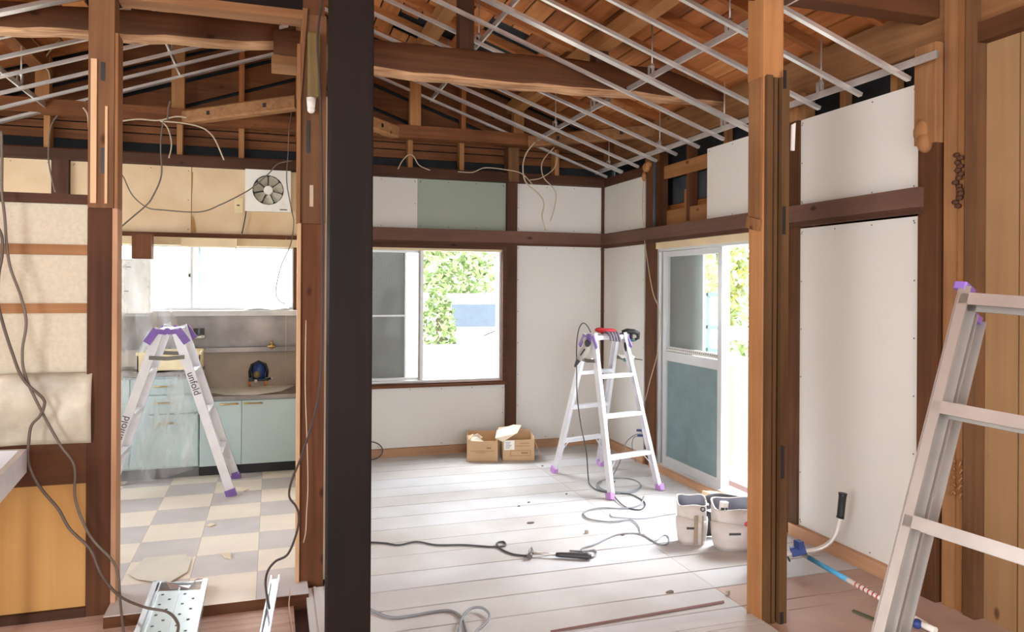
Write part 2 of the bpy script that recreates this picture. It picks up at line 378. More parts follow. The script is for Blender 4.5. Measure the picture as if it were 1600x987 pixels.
# eave beams
B(2.92, 3.02, -2.4, 6.30, 2.55, 2.775, 'eave_beam', W('nat', 'Y'), 'large orange-brown eave beam along the top of the right wall', 'roof beam', bevel=.01)
B(-2.6, -2.48, -2.4, 6.30, 2.55, 2.775, 'eave_beam', W('beam', 'Y'), 'brown eave beam along the top of the left wall', 'roof beam')
# tie logs
def logbeam(name, x0, x1, y, zb, zt_, hw, label, seed, mats, n=26):
    r_ = random.Random(seed); mb = MB(); rings = []
    K = 14
    ph = [r_.uniform(0, 6) for _ in range(8)]
    for i in range(n+1):
        t = i/n; X = x0+(x1-x0)*t
        b_ = zb(t)+.007*math.sin(9*t+ph[0])+.005*math.sin(31*t+ph[1]); tp = zt_(t)+.01*math.sin(7*t+ph[2])
        yo = .012*math.sin(5*t+ph[3]); tp = min(tp, zr(X)-.004); h = tp-b_
        prof = [(-hw, .24), (-hw*.95, .12), (-hw*.72, .03), (-hw*.3, 0), (hw*.3, 0), (hw*.7, .06), (hw, .25), (hw, .75), (hw*.7, .95), (0, 1), (-hw*.6, .96), (-hw*.96, .85), (-hw, .6)]
        K = len(prof)
        rings.append([Vector((X, y+yo+px_*(1+.05*math.sin(23*t+ph[4]+k_)), b_+pz_*h+.003*math.sin(57*t+k_*1.7))) for k_, (px_, pz_) in enumerate(prof)])
    vs = [q for g in rings for q in g]; fs = []
    ms = []
    o = 0
    for i in range(n):
        for k_ in range(K):
            f = (i*K+k_, i*K+(k_+1) % K, (i+1)*K+(k_+1) % K, (i+1)*K+k_)
            mb._add([], [], 0); fs.append(f); ms.append(1 if 0 < k_ < 5 else 0)
    mb.v = vs; mb.f = [list(f)[::-1] for f in fs]; mb.m = ms; mb.s = [True]*len(fs)
    mb.f.append(list(range(K))); mb.m.append(0); mb.s.append(False)
    mb.f.append([n*K+k_ for k_ in range(K)][::-1]); mb.m.append(0); mb.s.append(False)
    return mb.build(name, mats, label=label, cat='log beam')
LM = [W('mid', 'X'), W('log', 'X')]  # rough underside gets a paler wood, with light bounced off the floor painted in
logbeam('log_beam', 0.0, 2.93, 4.43, lambda t: 2.69-.02*math.sin(t*3)+.0*t, lambda t: 2.87+.02*math.sin(t*3), .08, 'long natural log tie beam crossing the living room under the roof', 3, LM)
logbeam('log_beam', -2.5, 0.03, 4.45, lambda t: 2.66+.12*t, lambda t: 2.86+.07*t, .08, 'rough natural log tie beam spanning above the kitchen opening', 9, LM)
B(-.01, .18, 4.33, 4.53, 2.66, 2.71, 'support_block', W('nat', 'X'), 'short timber block under the joint of the two logs', 'timber block')
for X, Y, z0, z1, l in ((1.12, 4.43, 2.86, 3.28, 'square dark strut standing on the long log under the upper purlin'), (2.02, 4.43, 2.86, 2.97, 'stubby dark strut on the long log under the lower purlin'),
                        (-.68, 4.45, 2.9, 3.28, 'square strut standing on the kitchen log')):
    B(X-.045, X+.045, Y-.045, Y+.045, z0, z1+.01, 'roof_strut', W('dark', 'Z'), l, 'roof strut')
# beam over the kitchen opening
e = thing('lintel_beam', (-.26, 3.65, 2.67), 'black-faced beam with pale lower edge across the kitchen opening', 'roof beam')
B(-2.6, .13, 3.60, 3.70, 2.71, 2.87, 'beam_body', W('pillar', 'X'), parent=e)
B(-.645, .13, 3.585, 3.70, 2.67, 2.71, 'edge_strip', W('nat', 'X'), parent=e, label='pale brown lower edge painted as the lit underside')  # the beam's lit underside, painted as a pale strip
# near beam over the front opening and its stub post
B(.33, 2.98, 2.65, 2.76, 2.68, 2.90, 'cross_beam', W('mid', 'X'), 'dark brown beam over the front opening beside the top of the notched post', 'roof beam', bevel=.006)
# back gable timbers
bx_ = thing('gable_beam', (.3, 6.12, 2.645), 'brown tie beam running along the back gable above the wall plate', 'roof beam')
B(-2.5, 2.95, 6.07, 6.17, 2.655, 2.755, 'beam_body', W('beam', 'X'), parent=bx_)
for i, X in enumerate((-1.57, -1.125, -.68, -.235, .21, 1.10, 1.545, 2.42)):
    B(X-.02, X+.02, 6.20, 6.295, 2.42, 2.70, 'short_stud', W('orange', 'Z'), 'short stud between wall plate and gable beam, %s from the left' % ORD[i], 'wall stud', 'short studs under the gable beam')
for X, wd, l in ((-1.57, .045, 'broad gable strut furthest left in the roof'), (-1.125, .02, 'thin gable stud left of the broad kitchen strut'), (-.68, .045, 'broad gable strut above the kitchen cables'), (-.235, .02, 'thin gable stud near the middle posts'),
                 (.22, .05, 'broad gable strut under the ridge'), (.66, .02, 'thin gable stud just right of the ridge'), (1.12, .045, 'broad pale gable strut right of the dark pillar'), (1.56, .02, 'thin gable stud right of the broad pale strut'), (2.02, .045, 'low gable strut near the right eave')):
    B(X-wd, X+wd, 6.20 if wd < .03 else 6.08, 6.295 if wd < .03 else 6.16, 2.75, zr(X)-.012, 'gable_stud', W('orange' if wd > .03 else 'raft', 'Z'), l, 'wall stud')
# diagonal corner braces
def brace(p, q, l, hgt=.10):
    mb = MB().bar(p, q, .09, hgt, b=.012); d = (Vector(q)-Vector(p)).normalized(); n = d.cross(Vector((0, 0, 1)))
    sg = 1 if n.y < 0 else -1
    for t in (.25, .75):
        c = Vector(p).lerp(Vector(q), t)+n*sg*.046; mb.bar(c-d*.014, c+d*.014, .004, .03, m=1)
    mb.build('corner_brace', [W('nat', 'X'), BLACK], label=l, cat='roof brace')
brace((-.62, 6.08, 2.69), (.17, 5.36, 2.70), 'pale diagonal brace with square bolt plates high above the kitchen window')
brace((.95, 6.08, 2.69), (.29, 5.34, 2.70), 'diagonal brace emerging right beside the dark pillar')
brace((2.12, 6.08, 2.69), (2.95, 5.36, 2.70), 'diagonal corner brace at the right eave')
# partition top plate
B(.17, .28, 3.7, 6.1, 2.60, 2.72, 'partition_beam', W('beam', 'Y'), 'beam running back from the middle post to the gable', 'roof beam')

# ================================================================== METAL CEILING GRID
def zc(X): return 2.41+.35*(2.87-X) if X > .25 else 2.56+.36*(X+1.85)
slope_l = .36
TH = .0012
def chan(p, q, wd, hh, name, mat, label, cat, group, up=(0, 0, 1), parent=None):
    t = .0015
    a = wd/2
    pts = [(-a, hh), (-a, 0), (a, 0), (a, hh), (a-.006, hh), (a-.006, hh-t), (a-t, hh-t), (a-t, t), (-a+t, t), (-a+t, hh-t), (-a+.006, hh-t), (-a+.006, hh)]
    return MB().profile(p, q, pts, up).build(name, mat, parent, label, cat, group)
for k in range(12):
    Y = 6.10-.303*k; wide = k in (1, 7)
    wd = .05 if wide else .025
    xe = 2.86 if k > 6 else 2.86+.0*k
    p = (RX+.10, Y, zc(RX+.10) if False else 2.41+.35*(2.87-(RX+.10))); q = (xe, Y, 2.41+.35*(2.87-xe))
    chan(p, q, wd, .019, 'ceiling_channel', GALV, '%s steel ceiling channel sloping to the right wall, %s from the back gable' % ('wide' if wide else 'narrow', ORD[k]), 'metal channel', 'ceiling channels of the right slope')
for k in range(9):
    Y = 6.10-.303*k; wide = k in (0, 6)
    if 4.33 < Y < 4.55: Y = 4.575
    p = (-2.4, Y, 2.56+.36*(-2.4+1.85)); q = (RX-.12, Y, 2.56+.36*(RX-.12+1.85))
    if k >= 5: p, q = p, q
    chan(p, q, .05 if wide else .025, .019, 'ceiling_channel', GALV, '%s steel ceiling channel on the left roof slope, %s from the back gable' % ('wide' if wide else 'narrow', ORD[k]), 'metal channel', 'ceiling channels of the left slope')
# carriers along the room
CARR = [(1.27, 6.2, 2.6, 'upper carrier bar crossing over the right-slope channels'), (2.16, 6.2, 4.56, 'lower carrier bar behind the long log on the right slope'), (2.16, 4.30, 2.6, 'lower carrier bar in front of the long log on the right slope'),
        (2.80, 6.2, 2.55, 'carrier bar close to the top of the right wall'), (-.67, 6.2, 4.6, 'upper carrier bar over the left-slope channels'), (-1.55, 6.2, 4.6, 'lower carrier bar over the left-slope channels')]
for X, y1, y0, l in CARR:
    z = (2.41+.35*(2.87-X) if X > .25 else 2.56+.36*(X+1.85))+.021
    chan((X, y1, z), (X, y0, z), .012, .034, 'carrier_bar', GALV, 'thin galvanised '+l, 'metal bar', None)
# hangers
def hanger(X, Y, ztop, l):
    z = (2.41+.35*(2.87-X) if X > .25 else 2.56+.36*(X+1.85))+.02
    e = thing('ceiling_hanger', (X, Y, z), l, 'hanger')
    MB().cyl((X+.012, Y, z+.02), (X+.012, Y, ztop), .0045, n=8).build('threaded_rod', GALV, e)
    mb = MB(); mb.box(X-.011, X-.008, Y-.012, Y+.012, z-.002, z+.085); mb.box(X-.011, X+.022, Y-.012, Y+.012, z+.083, z+.086); mb.box(X+.019, X+.022, Y-.012, Y+.012, z+.03, z+.086)
    mb.cyl((X+.012, Y, z+.075), (X+.012, Y, z+.10), .011, n=6)
    mb.build('clip', GALV, e)
hs = []
for j, Y in enumerate((5.95, 5.05, 4.2, 3.3)): hs.append((2.80, Y, 2.60+.18, 'by the right wall', j))
for j, Y in enumerate((5.6, 4.85, 4.0, 3.2)): hs.append((2.16, Y, zr(2.16)+.01, 'on the lower carrier bar', j))
for j, Y in enumerate((5.6, 4.7, 3.75)): hs.append((1.27, Y, zr(1.27)+.01, 'on the upper carrier bar', j))
for j, Y in enumerate((5.5, 4.9)): hs.append((-.67, Y, zr(-.67)+.01, 'on the upper carrier bar of the left slope', j))
for j, Y in enumerate((5.5, 4.9)): hs.append((-1.55, Y, zr(-1.55)+.01, 'on the lower carrier bar of the left slope', j))
for X, Y, z, w_, j in hs: hanger(X, Y, z, 'threaded rod hanger %s, %s from the back' % (w_, ORD[j]))

# ================================================================== BACK WALL, LIVING SIDE
B(-2.6, 2.93, 6.18, 6.30, 2.345, 2.425, 'wall_plate', W('dark', 'X'), 'dark brown wall plate along the top of the back wall', 'wall beam', bevel=.004)
def board(x0, x1, y0, y1, z0, z1, mat, l, screws=(), name='plasterboard'):
    mb = MB().box(x0, x1, y0, y1, z0, z1)
    nx = (x1-x0) > (y1-y0)
    r_ = random.Random(int(abs(x0*100+z0*77+y0*13)))
    L_ = (x1-x0) if nx else (y1-y0)
    for side_ in range(4):
        n = max(2, int((L_ if side_ < 2 else z1-z0)/.25))
        for i in range(n+1):
            t = i/n
            if side_ < 2: u = .025+t*(L_-.05); v = (.02 if side_ == 0 else z1-z0-.02)
            else: u = .02 if side_ == 2 else L_-.02; v = .03+t*(z1-z0-.06)
            if r_.random() < .25: continue
            z = z0+v
            if nx: mb.box(x0+u-.0035, x0+u+.0035, y0-.0008, y0, z-.0035, z+.0035, 1)
            else: mb.box(x0-.0008, x0, y0+u-.0035, y0+u+.0035, z-.0035, z+.0035, 1)
    return mb.build(name, [mat, SCR], label=l, cat='wall board')
board(.28, 1.17, 6.24, 6.2525, 1.92, 2.343, PB, 'white plasterboard above the front window, left of the green one')
board(1.172, 1.955, 6.24, 6.2525, 1.92, 2.343, PBG, 'pale green plasterboard above the front window')
board(2.052, 2.895, 6.24, 6.2525, 1.92, 2.343, PB, 'small white plasterboard in the upper back corner under dangling wires')
board(2.052, 2.895, 6.24, 6.2525, .07, 1.80, PB, 'tall white plasterboard in the back corner behind the ladder')
board(.28, 1.955, 6.24, 6.2525, .07, .575, PB, 'low wide white plasterboard under the front window')
e = thing('wall_post', (2.005, 6.23, 0), 'dark brown post right of the front window with bare wood at its top', 'post')
B(1.957, 2.05, 6.20, 6.30, 0, 2.425, 'post_shaft', W('dark', 'Z'), parent=e)
B(1.955, 2.052, 6.165, 6.30, 2.35, 2.645, 'post_head', W('old', 'Z'), parent=e, label='bare weathered post head')
B(2.875, 2.975, 6.225, 6.30, 0, 2.42, 'wall_post', W('dark', 'Z'), 'dark corner post between the back wall and the right wall', 'post')
rl = MB().box(.27, 2.90, 6.175, 6.245, 1.815, 1.918); rl.box(.27, 2.90, 6.19, 6.245, 1.795, 1.815, 1)
S(rl, 'trim_1', [W('rail', 'X'), W('dark', 'X')])
S(MB().box(.27, 1.957, 6.195, 6.25, 1.775, 1.797), 'trim_2', W('dark', 'X'))
S(MB().box(.27, 2.90, 6.215, 6.245, 0, .068), 'baseboard_back', W('skirt', 'X'))
S(MB().box(2.865, 2.90, 5.40, 6.22, 0, .068), 'baseboard_right', W('skirt', 'Y'))
# window 1
def frame(x0, x1, z0, z1, y0, y1, t, mb=None, m=0, tt=None):
    mb = mb or MB(); tt = tt or t
    mb.box(x0, x0+t, y0, y1, z0, z1, m); mb.box(x1-t, x1, y0, y1, z0, z1, m); mb.box(x0+t, x1-t, y0, y1, z0, z0+tt, m); mb.box(x0+t, x1-t, y0, y1, z1-tt, z1, m); return mb
w1 = thing('window_1', (1.17, 6.3, .6), None, None); w1['kind'] = 'structure'
frame(.40, 1.955, .578, 1.79, 6.20, 6.31, .035).build('wood_frame', W('dark', 'X'), w1)
MB().box(.40, 1.955, 6.185, 6.215, .578, .60).build('sill_board', W('red', 'X'), w1)
frame(.435, 1.92, .613, 1.755, 6.25, 6.36, .018).build('window_frame', CREAMW if False else WFRAME, w1)
B(.435, 1.92, 6.235, 6.27, 1.735, 1.757, 'head_strip', CREAMW, parent=w1)
sa = MB(); frame(.46, 1.235, .63, 1.738, 6.30, 6.325, .022, sa); sa.build('sash', WFRAME, w1)
MB().box(1.205, 1.232, 6.27, 6.298, .63, 1.738).box(1.19, 1.205, 6.27, 6.298, .63, 1.738, 1).build('sash', [WFRAME, plain('weathered_stile', (160, 154, 146), .5)], w1)
B(.482, 1.213, 6.31, 6.314, .652, 1.716, 'pane', GLASS, parent=w1)
# insect screen / shutter panel behind the left sash
SCREEN = plain('grey_insect_screen', (104, 108, 104), .8, var=.04)
B(.46, 1.085, 6.37, 6.385, .62, 1.745, 'shutter_panel', SCREEN, parent=w1, label='grey shutter panel')
B(.46, 1.085, 6.34, 6.37, 1.17, 1.185, 'rail_bar', WFRAME, parent=w1)
B(1.085, 1.10, 6.34, 6.385, .62, 1.745, 'rail_bar', WFRAME, parent=w1)
# round cable loop low on back wall near the pillar
def cable(name, pts, r_, mat, label, group=None, k=7, cat='cable'):
    return MB().tube(smooth(pts, k), r_, 6).build(name, mat, label=label, cat=cat, group=group)

# ================================================================== RIGHT WALL
board(2.90, 2.9125, 5.45, 6.235, .07, 1.80, PB, 'tall white plasterboard on the right wall between corner and garden door')
board(2.90, 2.9125, 5.45, 6.235, 1.92, 2.36, PB, 'small white plasterboard high on the right wall by the corner')
board(2.90, 2.9125, 3.66, 4.535, 1.90, 2.405, PB, 'white plasterboard above the garden door beside the wall opening')
board(2.90, 2.9125, 2.745, 3.575, 1.90, 2.40, PB, 'white plasterboard over the dark rail right of the notched post')
board(2.90, 2.9125, 2.745, 3.575, .07, 1.775, PB, 'tall white plasterboard on the right wall below the dark rail')
board(2.955, 2.9675, 2.56, 2.66, .06, 2.38, PB, 'narrow sliver of white plasterboard beside the right doorway frame')
S(MB().box(2.88, 2.95, 5.40, 6.22, 2.345, 2.42), 'trim_3', W('dark', 'Y'))
rr_ = MB().box(2.845, 2.905, 2.70, 6.18, 1.812, 1.905); rr_.box(2.86, 2.905, 2.70, 6.18, 1.785, 1.812, 1)
S(rr_, 'trim_4', [W('rail', 'Y'), W('dark', 'Y')])
S(MB().box(2.87, 2.905, 2.72, 3.62, .0, .068), 'baseboard_right', W('skirt', 'Y'))
def post(x0, x1, y0, y1, z0, z1, mat, l, head=None, extra=None):
    e = thing('wall_post', ((x0+x1)/2, (y0+y1)/2, z0), l, 'post')
    B(x0, x1, y0, y1, z0, z1, 'post_shaft', mat, parent=e, bevel=.003)
    if head: B(*head, 'post_head', W('nat', 'Z'), parent=e, label='bare orange post head', bevel=.004)
    return e
e = post(2.885, 2.99, 5.29, 5.395, 0, 2.44, W('mid', 'Z'), 'brown post between the corner boards and the garden door', (2.875, 2.99, 5.285, 5.40, 2.44, 2.56))
e = post(2.885, 2.99, 3.565, 3.655, 0, 2.41, W('mid', 'Z'), 'reddish brown post between the garden door and the tall plasterboard', (2.875, 2.99, 3.555, 3.665, 2.40, 2.56))
e = post(2.885, 2.99, 2.625, 2.735, 0, 2.44, W('mid', 'Z'), 'brown post with splintered pale top at the right end of the tall plasterboard', (2.865, 2.99, 2.62, 2.74, 2.1, 2.56))
MB().ball((2.875, 2.685, 2.11), .04, .035, .05).ball((2.87, 2.70, 2.16), .03, .04, .06).build('splintered_wood', W('orange', 'Z'), e)
# conduit beside the post
MB().cyl((2.885, 5.262, 1.91), (2.885, 5.262, 2.46), .012, n=12).build('conduit_pipe', FELTG, label='grey conduit pipe beside the brown post above the garden door', cat='pipe')
# broken plaster/foam at the top of the post
MB().ball((2.87, 5.37, 2.40), .03, .04, .04).ball((2.865, 5.40, 2.33), .018, .02, .04).ball((2.875, 5.33, 2.42), .03, .03, .025).build('plaster_lump', W('orange', 'Z'), label='crumbling clump of old plaster on top of the brown corner-side post', cat='debris')
# open bay above the garden door
BAY = [(4.55, 5.26, 2.285, 2.385, 2.935, 2.955, 'Y', 'upper pale batten in the open wall bay above the garden door'), (4.55, 5.26, 1.905, 2.035, 2.96, 2.985, 'Y', 'lower pale batten in the open wall bay above the garden door')]
for y0, y1, z0, z1, x0, x1, ax, l in BAY: B(x0, x1, y0, y1, z0, z1, 'wall_batten', W('orange', 'Y'), l, 'batten')
B(2.93, 2.97, 5.20, 5.262, 1.905, 2.5, 'wall_stud', W('mid', 'Z'), 'dark stud at the left edge of the open wall bay', 'wall stud')
B(2.955, 3.025, 4.86, 4.90, 1.93, 2.52, 'wall_stud', W('red', 'Z'), 'middle stud inside the open wall bay', 'wall stud')
B(2.985, 3.02, 4.95, 4.98, 2.04, 2.18, 'nailed_block', W('orange', 'Z'), 'short light block beside the middle stud in the wall bay', 'timber block')
for i, Y in enumerate((4.40, 3.95, 3.30, 2.95)):
    B(2.955, 3.0, Y-.02, Y+.02, 2.41, 2.555, 'short_stud', W('orange', 'Z'), 'short stud between board top and eave beam, %s from the back' % ORD[i], 'wall stud')
# garden door
d1 = thing('door_1', (2.95, 4.42, 0), None, None); d1['kind'] = 'structure'
fr = MB(); fr.box(2.875, 3.03, 5.235, 5.288, 0, 1.79); fr.box(2.875, 3.03, 3.657, 3.70, 0, 1.79); fr.build('wood_frame', W('mid', 'Z'), d1)
MB().box(2.885, 3.03, 3.70, 5.235, 1.735, 1.786).build('door_head', CREAMW, d1)
MB().box(2.86, 2.905, 3.66, 5.288, 0, .04).build('threshold', W('skirt', 'Y'), d1)
al = MB(); al.box(2.90, 3.04, 5.205, 5.235, .04, 1.735); al.box(2.905, 3.04, 3.70, 5.205, .0, .055); al.box(2.90, 3.04, 3.70, 3.725, .04, 1.735); al.box(2.90, 3.04, 3.70, 5.205, 1.715, 1.735)
al.build('door_frame', WFRAME, d1)
FROST = plain('frosted_glass', (112, 132, 134), .35, var=.05, scale=8)
ds = MB(); y0, y1 = 4.385, 5.19
ds.box(2.925, 2.955, y0, y0+.05, .056, 1.712); ds.box(2.925, 2.955, y1-.055, y1, .056, 1.712)
ds.box(2.925, 2.955, y0+.05, y1-.055, .056, .12); ds.box(2.925, 2.955, y0+.05, y1-.055, 1.67, 1.712); ds.box(2.925, 2.955, y0+.05, y1-.055, .865, .935)
sash = ds.build('sash', WFRAME, d1)
B(2.938, 2.944, y0+.045, y1-.05, .115, .87, 'frosted_pane', FROST, parent=sash, label='frosted grey-green lower pane')
B(2.938, 2.942, y0+.045, y1-.05, .93, 1.675, 'clear_pane', GLASS, parent=sash)
# lacy sticker strip above the middle rail
lc = MB()
for i in range(26):
    yy = y0+.06+i*(y1-y0-.13)/25; lc.cyl((2.935, yy, .957), (2.9375, yy, .957), .020, n=8); lc.cyl((2.934, yy+.012, .960), (2.9349, yy+.012, .960), .006, n=6, m=1); lc.cyl((2.934, yy, .972), (2.9349, yy, .972), .003, n=6, m=1)
lc.build('lace_strip', [WHITE, DGREY], sash, 'white lace patterned strip')
ds = MB(); ya, yb = 3.735, 4.44
ds.box(2.965, 2.995, yb-.045, yb, .056, 1.712)
ds.box(2.962, 2.965, yb-.03, yb-.015, .7, .95)
ds.build('sash', WFRAME, d1)
OUT = plain('outdoor_shutter_grey', (110, 116, 110), .8, var=.03)
B(3.0, 3.02, 4.74, 5.21, .05, 1.74, 'shutter_panel', OUT, parent=d1, label='grey shutter stack outside the glass')
# broken chip and clamp by the sill end
MB().prism([(2.80, 4.42, .0), (2.88, 4.36, .0), (2.90, 4.20, 0), (2.84, 4.18, 0)], (0, 0, .05)).build('wood_offcut', CREAMW, label='broken pale wood offcut at the foot of the sliding door', cat='wood scrap')

# --- near doorway frame on the right and panelled wall beyond
B(2.905, 2.965, 2.548, 2.61, 0, 2.75, 'door_post', W('nat', 'Z'), 'pale brown door post nearest the sliver of plasterboard', 'post')
B(2.915, 2.975, 2.515, 2.546, 0, 2.75, 'door_post', W('orange', 'Z'), 'thin orange upright inside the right doorway frame', 'post')
B(2.945, 2.985, 2.50, 2.513, 0, 2.75, 'door_post', W('pillar', 'Z'), 'thin dark upright in the gap of the right doorway frame', 'post')
B(2.90, 2.98, 2.44, 2.498, 0, 2.75, 'door_post', W('old', 'Z'), 'weathered brown door post next to the panelled wall', 'post')
bk = MB(); r_ = random.Random(2)
for i in range(14): bk.ball((2.895+r_.uniform(-.004, .012), 2.53+r_.uniform(-.018, .018), 2.03-.011*i*1.6), .014, .016, .012, n=6)
bk.build('rotten_mortise', W('dark', 'Z'), label='crumbling dark mortise hole in the thin orange upright', cat='debris')
tw = MB()
for i in range(5):
    z = .52+.035*i; pts = [(2.90+.03-.035*abs(math.cos(t*.5)), 2.53+.026*math.sin(t)+.008*random.random(), z+.012*math.sin(3*t)) for t in [k*.7 for k in range(9)]]
    tw.tube(smooth(pts, 3), .005, 5)
tw.build('straw_rope', W('nat', 'Z'), label='knotted straw rope round the thin orange upright', cat='rope')
wp = MB(); yy = 2.462; i = 0
while yy > .2:
    wp.box(2.955, 2.97, yy-.17, yy-.0035, 0, 2.50); yy -= .1735
wp.box(2.97, 2.98, .2, 2.44, 0, 2.5, 1)
S(wp, 'wall_right', [W('wallp', 'Z'), FELT])
S(MB().box(2.90, 2.965, .2, 2.44, 2.50, 2.585), 'trim_5', W('mid', 'Y'))
S(MB().box(2.955, 2.975, .2, 2.44, 2.585, 2.9), 'wall_right', W('wallp', 'Z'))
# notched corner post in the front opening
e = thing('notched_post', (2.05, 2.73, 0), 'square post with orange side and notched grooved front between the rooms', 'post')
np_ = MB(); x0, x1, y0, y1 = 1.995, 2.085, 2.69, 2.79
np_.box(x0, x1, y0, y1, 0, 2.34); np_.box(x0-.006, x1+.006, y0-.006, y1+.006, 2.335, 3.2)
np_.build('post_shaft', W('orange', 'Z'), e, bevel=.003)
jb = MB(); jb.box(2.035, 2.05, 2.668, 2.689, 0, 2.33); jb.box(2.062, 2.10, 2.655, 2.689, 0, 2.33); jb.box(2.0, 2.03, 2.672, 2.689, 0, 2.34); jb.box(2.088, 2.112, 2.69, 2.72, 0.0, 2.33)
jb.build('grooved_jamb', W('jamb', 'Z'), e, 'dark grooved jamb')
for z0, z1 in ((2.17, 2.31), (1.76, 1.9)): B(1.993, 1.995, 2.745, 2.765, z0, z1, 'mortise', BLACK, parent=e)
for z0, z1 in ((2.28, 2.36), (1.66, 1.78), (.62, .76), (0.0, .05)): B(2.066, 2.082, 2.653, 2.655, z0, z1, 'mortise', BLACK, parent=e)
MB().bar((1.985, 2.70, 1.70), (1.985, 2.78, 1.72), .02, .05).box(1.988, 1.995, 2.70, 2.785, 1.725, 2.335).build('split_face', W('nat', 'Z'), e, 'pale splintered strip')
MB().prism([(2.11, 2.66, 2.02), (2.125, 2.66, 2.02), (2.13, 2.66, 2.14), (2.112, 2.66, 2.13)], (0, -.008, 0)).build('wall_fragment', PB, e, 'torn white scrap of board')
MB().box(1.990, 1.995, 2.74, 2.775, 2.02, 2.17).prism([(1.994, 2.745, 2.31), (1.994, 2.77, 2.31), (1.994, 2.76, 2.38)], (-.004, 0, 0)).build('chipped_edge', W('pale', 'Z'), e, 'pale chipped wood round the upper mortise')
# --- front threshold
th = MB(); th.box(.34, 2.0, 2.50, 2.66, 0, .014); th.box(.34, 2.0, 2.666, 2.70, 0, .014); th.box(.34, 2.0, 2.706, 2.755, 0, .014); th.box(.34, 2.0, 2.51, 2.755, 0, .006, 1)
S(th, 'trim_6', [FLB, W('mid', 'X')])
S(MB().box(.155, .30, 2.78, 3.56, 0, .03).box(.19, .2, 2.78, 3.56, .03, .034).box(.24, .25, 2.78, 3.56, .03, .034), 'trim_8', FLB)
# --- big dark pillar
e = thing('main_pillar', (.261, 2.70, 0), 'massive dark stained square pillar running full height in the foreground', 'pillar')
B(.188, .336, 2.63, 2.775, 0, 3.3, 'pillar_shaft', W('pillar', 'Z'), parent=e, bevel=.004)
# --- middle post with its frames
e = thing('middle_post', (.18, 3.65, 0), 'reddish brown post immediately left of the dark pillar with pale jamb strip', 'post')
B(.128, .236, 3.60, 3.70, 0, 1.72, 'post_shaft', W('red', 'Z'), parent=e, bevel=.003)
B(.124, .238, 3.598, 3.702, 1.72, 2.70, 'post_head', W('old', 'Z'), parent=e, label='bare weathered upper part', bevel=.003)
B(.112, .127, 3.585, 3.70, .04, 1.72, 'jamb_strip', W('pale', 'Z'), parent=e, label='pale jamb strip')
MB().box(.105, .122, 3.58, 3.62, 1.72, 2.55).bar((.113, 3.60, 2.3), (.14, 3.60, 2.72), .022, .03, up=(0, 1, 0)).build('split_strip', W('nat', 'Z'), e, 'pale split strip')
B(.165, .182, 3.592, 3.598, 1.80, 1.90, 'mortise', CWHITE, parent=e); B(.15, .165, 3.594, 3.598, 2.05, 2.2, 'mortise', BLACK, parent=e)
MB().box(.13, .23, 3.60, 3.70, 2.70, 3.5).build('post_top', W('mid', 'Z'), e)
# hanging bulb holder beside the middle post
e = thing('lamp_socket', (.20, 3.50, 2.25), 'yellowish old tubular lamp cover with white cap tied against the middle post', 'lamp')
MB().box(.150, .205, 3.53, 3.60, 2.30, 2.60).build('lamp_cover', plain('old_yellow_plastic', (112, 92, 48), .5), e, bevel=.01)
MB().cyl((.168, 3.56, 2.30), (.168, 3.56, 2.245), .022, .017).ball((.168, 3.56, 2.245), .018).build('white_cap', WHITE, e)
# --- left post
e = thing('left_post', (-.70, 3.65, 0), 'tall post with dark lower shaft and bare notched top left of the kitchen', 'post')
B(-.757, -.662, 3.60, 3.70, 0, 1.76, 'post_shaft', W('postl', 'Z'), parent=e, bevel=.003)
B(-.757, -.655, 3.598, 3.702, 1.76, 3.25, 'post_head', W('old', 'Z'), parent=e, label='bare wood upper part', bevel=.003)
B(-.660, -.640, 3.595, 3.70, .05, 1.76, 'jamb_strip', W('skirt', 'Z'), parent=e, label='light jamb strip')
B(-.652, -.640, 3.59, 3.70, 1.76, 2.52, 'edge_strip', W('nat', 'Z'), parent=e)
for x0, z0, z1 in ((-.708, 2.31, 2.39), (-.706, 1.91, 2.02)): B(x0, x0+.016, 3.595, 3.598, z0, z1, 'mortise', BLACK, parent=e)
MB().box(-.745, -.722, 3.588, 3.598, 1.78, 2.40).box(-.69, -.68, 3.59, 3.598, 1.78, 2.2).build('face_batten', W('pale', 'Z'), e)

# ================================================================== LEFT WALL (front plane of the closet)
S(MB().box(-2.62, -.757, 3.63, 3.66, .745, 1.81), 'wall_left', TEX)
S(MB().box(-2.62, -.757, 3.60, 3.70, 1.775, 1.815), 'trim_9', W('dark', 'X'))
for z0, z1, l in ((1.556, 1.60, 'upper thin lath across the cream wall'), (1.306, 1.348, 'lower thin lath across the cream wall')):
    B(-2.62, -.757, 3.612, 3.63, z0, z1, 'wall_lath', W('nat', 'X'), 'brown '+l, 'batten')
def vs_(u, v):
    X = -2.4+u*(2.4-.735); Z = .748+v*.30
    return (X, 3.585+.008*math.sin(X*9+Z*14)+.006*math.sin(X*23-Z*17)+(.03*(v-.9)*10*.3 if v > .9 else 0), Z+.006*math.sin(X*5))
MB().grid(vs_, 60, 14).build('vinyl_sheet', VINYL, label='wrinkled glossy cream vinyl sheet hanging on the left wall above the brown board', cat='sheet', solid=.003)
B(-2.62, -.757, 3.605, 3.645, .575, .75, 'wall_rail', W('mid', 'X'), 'wide brown rail board between vinyl sheet and yellow panel', 'wall board')
B(-2.62, -.757, 3.62, 3.65, .04, .578, 'wall_board', W('panel', 'Z'), 'yellow wood grain panel at the bottom of the left wall', 'wall board')
S(MB().box(-2.62, -.757, 3.60, 3.65, 0, .04), 'baseboard_left', W('dark', 'X'))
S(MB().box(-2.6, -.66, 3.5, 3.66, -.02, 0), 'trim_10', FLE)
